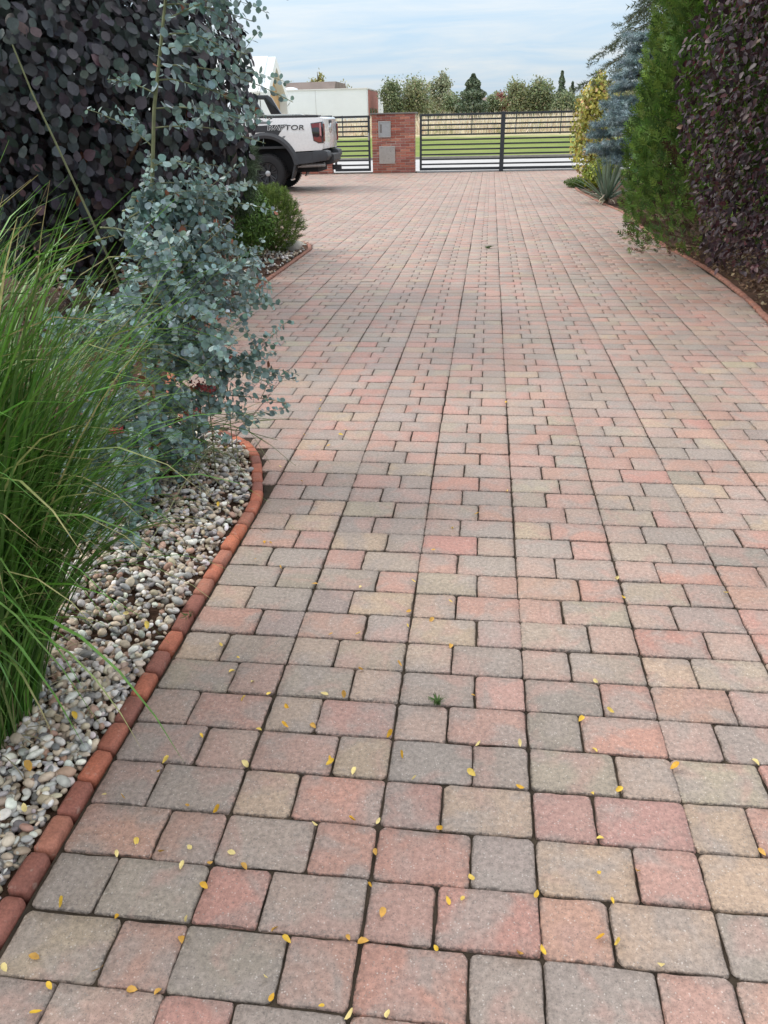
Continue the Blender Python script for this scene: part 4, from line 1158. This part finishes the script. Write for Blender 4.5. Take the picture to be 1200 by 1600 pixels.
def tiered(name, base, H, R, label, tpl, cols, n_tier, seed, needle=.16, per=70, z0=.25, droop=.0, mat='needle', gap=.0, cat='conifer'):
    b = np.array(base, float); root = tag(empty(name, b), label, cat)
    r = np.random.default_rng(seed); P, X, S = [], [], []
    mb = MB(); mb.tube([b + [0, 0, -.05], b + [.01, 0, H * .6], b + [0, 0, H]], [.06 * H / 3, .035 * H / 3, .006], 8)
    for t in range(n_tier):
        z = z0 + (H - z0) * (t + .3 * r.random()) / n_tier; rt = R * (1 - (z - z0 * .5) / (H * 1.02)) ** .8 * r.uniform(.8, 1.15)
        nb = 7
        for i in range(nb):
            a = 2 * math.pi * i / nb + r.uniform(0, 1) + t; L = rt * r.uniform(.75, 1.12); up = r.uniform(-.05, .22) - droop
            q = np.array([[L * s * math.cos(a), L * s * math.sin(a), L * (up * s - .06 * s * s - droop * .4 * s * s)] for s in np.linspace(0, 1, 5)]) + b + [0, 0, z]
            mb.tube(q, np.linspace(.012, .004, 5), 5)
            m = max(6, int(per * L / R))
            s = r.uniform(.22, 1.0, m) ** .8; sp = .30 * L * (1.1 - s * .75)
            pos = np.stack([np.interp(s, np.linspace(0, 1, 5), q[:, k]) for k in range(3)], 1)
            lat = r.uniform(-1, 1, m)
            pos += np.stack([-math.sin(a) * lat * sp, math.cos(a) * lat * sp, r.normal(0, .022, m) - droop * np.abs(lat) * sp * .8], 1)
            dirx = np.stack([math.cos(a) - math.sin(a) * lat * .8, math.sin(a) + math.cos(a) * lat * .8, r.normal(.1, .25, m) - droop * 1.4], 1)
            P.append(pos); X.append(dirx); S.append(r.uniform(.7, 1.2, m) * needle)
    P, X, S = np.concatenate(P), np.concatenate(X), np.concatenate(S); n = len(P)
    mb.build('trunk', M['bark'], root, 0, True)
    foliage_part('needles', root, tpl, frames_axis(X, S), P, tint(pick(*cols, n), n, .16, .04), mat)
    return root
tiered('blue_spruce', (2.74, 16.3, 0), 2.85, 1.0, 'silver blue spruce behind the yucca', TUFT, ([(.25, .335, .36), (.19, .27, .29), (.31, .40, .42), (.10, .15, .15)], (4, 4, 2, 1.5)), 11, 4, .19, 125, .72)
tiered('weeping_conifer', (3.75, 18.6, 0), 7.2, 2.1, 'dark drooping conifer rising above the blue spruce', TUFT, ([(.075, .10, .055), (.11, .135, .08), (.055, .08, .042)], (4, 3, 3)), 12, 7, .24, 75, 3.0, .40)

def leafy_shrub(name, base, R, H, zlow, label, tpl, pal, wts, n, size, seed, mat='leaf', cat='shrub', amp=.2, group=None, stem=.02, up=0.2, depth=.5):
    b = np.array(base, float); root = tag(empty(name, b), label, cat, group)
    cz = (H + zlow) / 2
    P, N = shell(n, b + [0, 0, cz], (R, R, (H - zlow) / 2), seed, amp, depth)
    P[:, 2] = np.maximum(P[:, 2], b[2] + .01); m = len(P)
    z = unit(N + rng.normal(0, .6, (m, 3)) + np.array([0, 0, .3])); x = N * .6 + rng.normal(0, .6, (m, 3)) + np.array([0, 0, up])
    foliage_part('foliage', root, tpl, frames(z, x, rng.uniform(*size, m)), P, tint(pick(pal, wts, m), m, .18, .06), mat)
    tips = [b + [random.uniform(-.7, .7) * R, random.uniform(-.7, .7) * R, random.uniform(cz * .6, H * .85)] for _ in range(9)]
    limbs(b + [0, 0, -.04], tips, stem, R * .15).build('branches', M['bark'], root, 0, True)
    return root
leafy_shrub('yellow_shrub', (2.78, 22.4, 0), .60, 2.62, .12, 'yellow autumn shrub in front of the sliding gate', QUAD, [(.50, .45, .10), (.40, .40, .09), (.28, .34, .08), (.46, .30, .13), (.58, .54, .22)], (4, 4, 3, 1.6, 1.5), 5200, (.05, .10), 21, amp=.38)
leafy_shrub('lime_shrub', (2.45, 18.6, 0), .34, .66, .05, 'low lime green shrub between the yucca and the yellow one', QUAD, [(.26, .30, .03), (.19, .25, .03)], (1, 1), 1500, (.04, .07), 22)
leafy_shrub('creeping_juniper', (2.16, 19.9, 0), .33, .20, .0, 'small flat green cushion plant at the paving edge before the gate', LANCE, [(.085, .15, .025), (.06, .11, .02)], (1, 1), 2600, (.03, .06), 23, 'needle', cat='cushion plant', stem=.006)
leafy_shrub('boxwood_bush', (-2.83, 9.35, 0), .42, .86, .04, 'glossy green boxwood bush left of the dwarf pine', LANCE, [(.085, .175, .03), (.13, .25, .042), (.055, .115, .024)], (4, 3, 3), 9500, (.035, .06), 24, 'leaf_gloss', cat='bush', amp=.12, stem=.01)

def needle_bush(name, base, R, H, label, cols, n, size, seed, tpl, zlow=.05, cat='bush', trunk='bark', upw=.8):
    b = np.array(base, float); root = tag(empty(name, b), label, cat)
    P, N = shell(n, b + [0, 0, (H + zlow) / 2], (R, R, (H - zlow) / 2), seed, .30, .5)
    P[:, 2] = np.maximum(P[:, 2], .02); m = len(P)
    x = N * .8 + np.array([0, 0, upw]) + rng.normal(0, .3, (m, 3))
    foliage_part('needles', root, tpl, frames_axis(x, rng.uniform(*size, m)), P, tint(pick(*cols, m), m, .18, .05))
    tips = [b + [random.uniform(-.7, .7) * R, random.uniform(-.7, .7) * R, random.uniform(H * .4, H * .85)] for _ in range(12)]
    limbs(b + [0, 0, -.04], tips, .018, R * .15).build('branches', M[trunk], root, 0, True)
    return root
needle_bush('dwarf_pine', (-2.66, 10.0, 0), .33, .80, 'low rounded dwarf pine at the tip of the far bed', ([(.115, .185, .032), (.16, .245, .045), (.075, .125, .028)], (4, 3, 3)), 3600, (.06, .10), 31, TUFT, .04)
pine = needle_bush('pine_tree', (-3.10, 9.15, 0), .44, 1.62, 'dark long needled pine in front of the rear wheel of the pickup', ([(.075, .115, .068), (.10, .15, .088), (.05, .08, .05)], (4, 3, 3)), 2100, (.13, .20), 32, PINE, .55, 'conifer', 'bark_red', .45)
mb = MB(); mb.tube([(-3.10, 9.15, -.05), (-3.08, 9.12, .6), (-3.03, 9.12, 1.25), (-3.08, 9.12, 1.6)], [.075, .07, .055, .02], 10); mb.build('trunk', M['bark_red'], pine, 0, True)

# yucca: each sword leaf is a part
yb = np.array([2.24, 15.85, 0.])
yuc = tag(empty('yucca', yb), 'spiky grey green yucca at the paving edge', 'yucca')
for i in range(84):
    a = rng.uniform(0, 2 * math.pi); el = rng.uniform(.12, 1.0); dead = i > 68
    d = np.array([[math.cos(a) * (1.25 - el), math.sin(a) * (1.25 - el), .25 + el * 1.3]]) if not dead else np.array([[math.cos(a), math.sin(a), .18]])
    V, F, C = blades(yb[None] + [[math.cos(a) * .04, math.sin(a) * .04, .04 + .12 * el]], d, np.array([rng.uniform(.5, .8) if not dead else rng.uniform(.3, .5)]), np.array([.042]), np.array([rng.uniform(.1, .5) if not dead else 1.0]), 5,
                    tint((.16, .22, .16) if rng.random() < .7 else (.23, .29, .22), 1, .12, .04) if not dead else tint((.40, .36, .27), 1, .1, .04))
    link('sword_leaf', mesh_np('sword_leaf', V, F, M['leaf_wax'], True, {'col': C}), yuc)
mb = MB(); mb.tube([yb + [0, 0, -.05], yb + [0, 0, .2]], [.05, .045], 8); mb.build('trunk', M['bark'], yuc)

# ---- pebbles
def ico(sub=1):
    bm = bmesh.new(); bmesh.ops.create_icosphere(bm, subdivisions=sub, radius=1.0)
    v = np.array([q.co[:] for q in bm.verts]); f = np.array([[w.index for w in q.verts] for q in bm.faces]); bm.free(); return v, f
ICO = ico(2)
def pebbles(name, pts, smin, smax, label, pal, wts):
    n = len(pts); s = np.exp(rng.uniform(math.log(smin), math.log(smax), n)) / 2
    sc = np.stack([s * rng.uniform(.85, 1.5, n), s * rng.uniform(.65, 1.0, n), s * rng.uniform(.4, .8, n)], 1)
    zn = unit(rng.normal(0, .45, (n, 3)) + [0, 0, 1]); A = frames(zn, rng.normal(size=(n, 3)), sc)
    v, f, c = stamp(ICO[0], ICO[1], A, pts + np.stack([0 * s, 0 * s, s * .3], 1), tint(pick(pal, wts, n), n, .12, .03))
    v += .0008 * np.sin(v[:, [1, 2, 0]] * 210 + v[:, [2, 0, 1]] * 120)
    return tag(link(name, mesh_np(name, v, f, M['pebble'], True, {'col': c})), label, 'gravel', kind='stuff')
PAL = [(.70, .68, .63), (.53, .515, .49), (.36, .35, .34), (.39, .32, .24), (.50, .42, .325), (.17, .165, .165), (.55, .47, .37), (.36, .23, .17)]
n = 13500
gx_ = rng.uniform(-1.95, -.955, n); gy_ = rng.uniform(.55, 3.9, n)
gx_[:2200] = rng.uniform(-1.3, -.955, 2200); gy_[:2200] = rng.uniform(.6, 1.8, 2200)
k = (gx_ < XL(gy_) - .062) & ((gx_ > -1.55) | (rng.random(n) < .3))
P = np.stack([gx_[k], gy_[k], rng.uniform(-.012, .028, k.sum())], 1)
pebbles('gravel', P, .011, .034, 'rounded white, grey and brown pebbles in the bed beside the grass', PAL, (1.8, 3.2, 3, 2.6, 2.4, 1.8, 1.8, 1.3))
n = 2600
gx_ = rng.uniform(-3.4, -2.24, n); gy_ = rng.uniform(6.3, 11.0, n)
k = (gx_ < XL(gy_) - .08) & (gx_ > XL(gy_) - .55 - .25 * rng.random(n)) & ((gy_ > 9.4) | (rng.random(n) < .35))
P = np.stack([gx_[k], gy_[k], rng.uniform(-.01, .02, k.sum())], 1)
pebbles('gravel', P, .02, .05, 'strip of pale pebbles inside the far bed tip by the dwarf pine', PAL, (3, 3, 2, 2, 2, 1, 1, 1))
mb = MB()
o = tag(link('boulder', mesh_np('boulder', ICO[0] * [.14, .11, .085] * lumpy(ICO[0], 4, .15)[:, None] + [-2.42, 10.12, .05], ICO[1], plain('pale_stone', (.52, .50, .46), .8, .3, var=.25, scale=14), True)), 'pale round stone on the pebbles below the dwarf pine', 'stone')

# bark mulch and dead leaves: flat chips
def chips(name, P, size, pal, wts, label, cat):
    n = len(P); A = frames(unit(rng.normal(0, .5, (n, 3)) + [0, 0, 1]), rng.normal(size=(n, 3)), np.stack([rng.uniform(*size, n), rng.uniform(*size, n) * .45, rng.uniform(*size, n)], 1))
    v, f, c = stamp(QUAD[0] * [1, 1, 2.0], QUAD[1], A, P, tint(pick(pal, wts, n), n, .2, .05))
    return tag(link(name, mesh_np(name, v, f, M['leaf'], False, {'col': c})), label, cat, kind='stuff')
n = 9000
x_ = rng.uniform(2.05, 4.6, n); y_ = rng.uniform(3.5, 10.5, n); k = x_ > XR(y_) + .075
chips('bark_mulch', np.stack([x_[k], y_[k], rng.uniform(-.005, .03, k.sum())], 1), (.025, .07), [(.20, .12, .07), (.34, .25, .14), (.12, .065, .04), (.42, .34, .20)], (4, 2, 4, 1.2), 'brown bark mulch and dry litter under the purple shrub', 'mulch')
n = 9000
x_ = rng.uniform(-4.5, -1.2, n); y_ = rng.uniform(1.6, 10.8, n); k = (x_ < XL(y_) - .1) & ((y_ > 3.4) | (x_ < -1.45))
chips('leaf_litter', np.stack([x_[k], y_[k], rng.uniform(-.005, .025, k.sum())], 1), (.02, .055), [(.13, .065, .045), (.20, .10, .06), (.075, .045, .035), (.26, .16, .09)], (4, 3, 4, 1), 'reddish brown leaf litter under the smoke bush', 'litter')
# small red sedum heads among the eucalyptus
for i, (x, y, z) in enumerate([(-1.14, 3.30, .50), (-1.25, 3.22, .40), (-1.22, 3.02, .34), (-1.34, 2.85, .26), (-1.17, 3.12, .42), (-1.44, 2.75, .36)]):
    P = np.array([x, y, z]) + rng.normal(0, 1, (70, 3)) * [.022, .022, .008]
    s = tag(empty('red_flower', (x, y, 0)), 'small dusky red flower head poking out among the eucalyptus twigs', 'flower', 'red flower heads in the eucalyptus')
    foliage_part('petals', s, QUAD, frames(rng.normal(size=(70, 3)), rng.normal(size=(70, 3)), rng.uniform(.008, .014, 70)), P, tint((.36, .07, .07), 70, .2, .06), 'leaf')
    mb = MB(); mb.tube([(x - .02, y + .02, 0), (x, y, z)], .0025, 5); mb.build('stem', M['stem_green'], s)

# ---- fallen yellow leaves, one by one
FALLEN = [(-0.73, 1.14), (-0.663, 1.11), (-0.603, 1.132), (-0.507, 1.13), (-0.544, 1.097), (-0.469, 1.1), (-0.603, 1.085), (-0.759, 1.097), (-0.817, 0.972), (-0.694, 0.956), (-0.546, 0.961), (-0.541, 1.044), (-0.819, 0.857), (-0.676, 0.845), (-0.859, 0.827), (-0.553, 0.818), (-0.757, 0.802), (-0.754, 0.754), (-0.812, 1.252), (-0.573, 1.239), (-0.545, 0.922), (-0.604, 0.816), (-0.861, 1.257), (-0.649, 1.244), (-0.254, 1.242), (-0.195, 1.242), (-0.338, 1.221), (-0.189, 1.161), (-0.053, 1.238), (-0.157, 1.013), (0.003, 1.064), (0.019, 1.118), (-0.368, 0.963), (-0.336, 0.939), (-0.218, 0.961), (-0.19, 0.955), (-0.361, 0.862), (-0.337, 0.831), (-0.245, 0.824), (-0.19, 0.811), (-0.121, 0.822), (-0.044, 0.957), (-0.192, 1.078), (-0.026, 1.061), (0.289, 1.159), (0.369, 1.168), (0.158, 1.095), (0.308, 1.095), (0.272, 1.006), (0.308, 1.001), (0.112, 0.959), (0.159, 0.974), (0.38, 0.962), (0.303, 1.251), (0.646, 1.247), (0.301, 1.38), (-0.764, 1.867), (-0.692, 1.807), (-0.691, 1.748), (-0.618, 1.706), (-0.626, 1.634), (-0.557, 1.656), (-0.496, 1.611), (-0.405, 1.666), (-0.343, 1.672), (-0.409, 1.545), (-0.547, 1.515), (-0.481, 1.53), (-0.692, 1.475), (-0.752, 1.379), (-0.756, 1.339), (-0.55, 1.392), (-0.338, 1.424), (-0.338, 1.409), (-0.272, 1.386), (-0.434, 1.952), (-0.35, 1.958), (-0.919, 1.973), (-0.198, 2.02), (-0.123, 2.064), (-0.056, 1.931), (-0.205, 1.818), (0.016, 1.701), (-0.311, 1.784), (0.03, 1.512), (0.134, 1.525), (-0.165, 1.456), (-0.123, 1.38), (0.019, 1.413), (-0.197, 1.525), (0.134, 1.379), (0.324, 1.526), (0.368, 1.4), (0.51, 1.479), (0.3, 1.63), (0.383, 1.671), (0.713, 1.524), (0.359, 1.796), (-0.798, 2.524), (-0.771, 2.515), (-0.795, 2.389), (-0.691, 2.342), (-0.544, 2.238), (-0.382, 2.238), (-0.2, 2.282), (-0.205, 2.097), (-0.148, 2.512), (-0.909, 3.238), (-0.777, 3.39), (-0.773, 3.08), (0.137, 3.06), (0.008, 2.816), (-0.082, 2.701), (-0.067, 2.166), (0.503, 2.244), (0.842, 2.3), (0.502, 2.371), (-1.052, 4.963), (-0.907, 4.217), (-0.684, 3.744), (-0.693, 3.666), (-0.732, 3.517), (-0.883, 3.654), (0.158, 4.24), (-0.882, 4.058)]
LEAFM = []
for i in range(7):
    r = np.random.default_rng(60 + i); v, f = leaf_tpl(r.uniform(.5, .75), r.uniform(.1, .9), r.uniform(-.8, .8)); v = v - [.5, 0, 0]
    LEAFM.append(mesh_np('fallen_leaf', v, f, M['leaf_one'], True))
def fall(x, y, z, label, group, size):
    o = bpy.data.objects.new('fallen_leaf', random.choice(LEAFM)); COL.objects.link(o)
    o.location = (x, y, z); s = random.uniform(*size); o.scale = (s, s, s)
    o.rotation_euler = (random.gauss(0, .35), random.gauss(0, .35), random.uniform(0, 6.3))
    o.color = (*np.array(random.choice([(.74, .48, .05), (.78, .57, .12), (.66, .37, .03), (.80, .66, .28), (.60, .34, .07)])) * random.uniform(.9, 1.05), 1)
    tag(o, label, 'leaf', group)
for x, y in FALLEN:
    fall(x, y, .006, 'tiny yellow leaf fallen on the block paving', 'yellow leaves fallen on the paving', (.012, .024))
for x, y in [(-1.1, 1.95), (-1.01, 1.9), (-1.04, 1.48), (-1.0, 1.16), (-1.05, 1.14), (-1.06, 1.28), (-1.12, 3.1), (-1.05, 2.75), (-1.2, 3.35)]:
    fall(x, y, .045, 'tiny yellow leaf lying on the pebbles', 'yellow leaves on the pebbles', (.02, .03))
for x, y, lab in ((-.083, 1.665, 'tiny green weed in a paving joint near the centre'), (.052, 10.24, 'small weed tuft far up the middle of the paving'), (-.915, 2.0, 'small green weed beside the brick edging')):
    s = .5 if y < 5 else 1.3
    n = 34; ang = rng.uniform(0, 6.3, n)
    V, F, C = blades(np.repeat(np.array([[x, y, -.004]]), n, 0) + rng.normal(0, .008 * s, (n, 3)) * [1, .6, 0], np.stack([np.cos(ang), np.sin(ang), rng.uniform(.2, 1.2, n)], 1), rng.uniform(.015, .045, n) * s * 1.5, np.full(n, .004 * s * 1.4), np.full(n, .8), 4, tint((.06, .12, .025), n, .2, .06))
    tag(link('weed', mesh_np('weed', V, F, M['leaf'], True, {'col': C})), lab, 'weed')

# ---- dry field grass and far trees
n = 15000
x_ = rng.uniform(-24, 26, n); y_ = 61 + 20 * rng.random(n) ** 1.3
B = np.stack([x_, y_, terrain(y_)], 1)
patch = .5 + .5 * np.sin(x_ * .9 + 2 * np.sin(x_ * .31)) * np.sin(y_ * .5 + x_ * .2)
hgt = rng.uniform(.45, 1.2, n) * (.75 + .55 * patch)
V, F, C = blades(B, np.stack([rng.normal(0, .2, n), rng.normal(0, .2, n), np.ones(n)], 1), hgt, np.full(n, .055), np.full(n, .35), 3, tint(np.where((patch < .35)[:, None], pick([(.42, .42, .24), (.60, .54, .38)], (1, 1), n), pick([(.68, .61, .47), (.76, .71, .58), (.56, .48, .33), (.48, .35, .26)], (4, 5, 2, 1.4), n)), n, .12, .04))
tag(link('dry_grass', mesh_np('dry_grass', V, F, M['leaf'], True, {'col': C})), 'tall pale dry grass of the field beyond the wire fence', 'dry grass', kind='stuff')

def tree(x, y, top, wid, label, pal, wts, kind='round', n=2600, low=None, name='far_tree', leaf=(.12, .26)):
    n = int(n * 1.7)
    g = float(terrain(y)); b = np.array([x, y, g]); H = top - g
    root = tag(empty(name, b), label, 'tree', 'trees beyond the field')
    mb = MB(); lean = random.uniform(-.2, .2)
    mb.tube([b - [0, 0, .1], b + [lean * .4, 0, H * .45], b + [lean, 0, H * .93]], [.035 * H, .022 * H, .005 * H], 7)
    pts = []
    if kind == 'conifer':
        zz = rng.random(n) ** .8; ph = rng.uniform(0, 6.3, n)
        tier = .78 + .3 * np.sin(zz * H * 5.5 + ph * 0) * .6
        rr = wid / 2 * (1 - zz * .97) ** .75 * tier * np.sqrt(rng.uniform(.25, 1, n)) * lumpy(np.stack([np.cos(ph), np.sin(ph), zz * 3], 1), int(abs(x) * 7), .25)
        P = b + np.stack([rr * np.cos(ph), rr * np.sin(ph), H * (.05 + .95 * zz)], 1)
    else:
        m = 34 if kind == 'round' else 18
        cl = []
        for i in range(m):
            d = unit(rng.normal(size=3)); rad = rng.random() ** .4
            cc = b + [lean, 0, H * .50] + d * np.array([wid * .38, wid * .38, H * .45]) * rad * (1 if d[2] < 0 else np.array([1, 1, .92]))
            cl.append(cc)
            s = np.linspace(0, 1, 4)[:, None]; st = b + [lean * .4, 0, H * random.uniform(.2, .5)]
            mb.tube(st + (cc - st) * s, np.linspace(.010 * H, .003 * H, 4), 5)
        cl = np.array(cl); w = rng.integers(0, m, n); sd = wid * (.105 if kind == 'round' else .075)
        P = cl[w] + rng.normal(0, 1, (n, 3)) * np.array([sd, sd, sd * 1.15 + .0 * H])
        P[:, 2] = np.maximum(P[:, 2], g + .15)
    mb.build('trunk', M['bark'], root, 0, True)
    k = len(P)
    foliage_part('crown', root, QUAD, frames(rng.normal(size=(k, 3)) + [0, -.2, .5], rng.normal(size=(k, 3)), rng.uniform(*leaf, k)), P, tint(pick(pal, wts, k), k, .2, .06), 'leaf')
GR = [(.21, .26, .14), (.17, .215, .115), (.26, .30, .17)]
OL = [(.25, .285, .145), (.21, .25, .13), (.31, .29, .165)]
PA = [(.33, .36, .24), (.28, .32, .20), (.38, .39, .27)]
DK = [(.14, .19, .12), (.11, .155, .10), (.18, .22, .145)]
RD = [(.27, .10, .08), (.34, .15, .11), (.20, .09, .07)]
YE = [(.33, .32, .13), (.26, .27, .11), (.38, .34, .16)]
W3 = (4, 4, 2)
tree(-11.1, 99, 6.0, 3.0, 'dark green rounded tree next to the flat white building', GR, W3, 'round', 2600)
tree(-8.2, 101, 6.1, 4.6, 'broad olive tree above the brick pier', OL, W3, 'round', 3600)
tree(-5.6, 106, 7.1, 3.6, 'tall pale feathery tree behind the olive tree', PA, W3, 'sparse', 2600)
tree(-3.9, 99, 4.5, 2.4, 'low dark green tree between the pale tree and the fir', GR, W3, 'round', 1500)
tree(-1.75, 97, 6.0, 5.2, 'dark pointed fir left of the gate post', DK, W3, 'conifer', 3800, name='far_fir')
tree(.3, 100, 3.9, 2.0, 'low grey green bush at the foot of the dark fir', GR, W3, 'round', 1100)
tree(1.3, 103, 4.5, 2.6, 'dull red autumn tree behind the gate post', RD, W3, 'sparse', 1800)
tree(3.1, 99, 5.2, 3.6, 'olive rounded tree right of the red one', OL, W3, 'round', 2800)
tree(5.6, 100, 5.6, 3.6, 'taller olive green tree with ragged top beside its twin', GR + OL, (2, 2, 1, 2, 2, 1), 'round', 2800)
tree(8.1, 101, 6.2, 2.3, 'thin pointed spruce standing above the low trees', DK, W3, 'conifer', 900, name='far_fir')
tree(9.5, 103, 5.2, 1.4, 'small pointed spruce close to the yellow shrub', DK, W3, 'conifer', 700, name='far_fir')
tree(8.6, 98, 4.0, 3.0, 'low green tree below the thin spruce', GR, W3, 'round', 1700)
tree(11.4, 99, 4.3, 3.6, 'low olive tree reaching behind the yellow shrub', OL, W3, 'round', 1800)
tree(14.8, 100, 5.0, 4.0, 'olive tree hidden mostly by the yellow shrub', OL, W3, 'round', 1500)
tree(-26.5, 136, 9.3, 4.2, 'thin yellowish tree rising over the brown roof', YE, W3, 'sparse', 900, leaf=(.2, .4))
tree(-22.0, 134, 7.7, 3.2, 'rounded yellow green tree right of the brown roof', YE, W3, 'round', 1300)
tree(-31.5, 138, 7.9, 2.8, 'small yellow green tree close to the house gable', YE, W3, 'round', 900)
n = 9000
x_ = rng.uniform(-30, 45, n); y_ = rng.uniform(118, 124, n)
P = np.stack([x_, y_, terrain(y_) + rng.random(n) ** 1.3 * (2.3 + .6 * np.sin(x_ * .8) + .5 * np.sin(x_ * 2.1))], 1)
v, f, c = stamp(QUAD[0], QUAD[1], frames(rng.normal(size=(n, 3)) + [0, -.3, .4], rng.normal(size=(n, 3)), rng.uniform(.4, .8, n)), P, tint(pick(GR + OL, (2, 2, 1, 2, 1, 1), n), n, .2, .05))
tag(link('treeline', mesh_np('treeline', v, f, M['leaf'], False, {'col': c})), 'low far thicket closing the field behind the trees', 'thicket', kind='stuff')
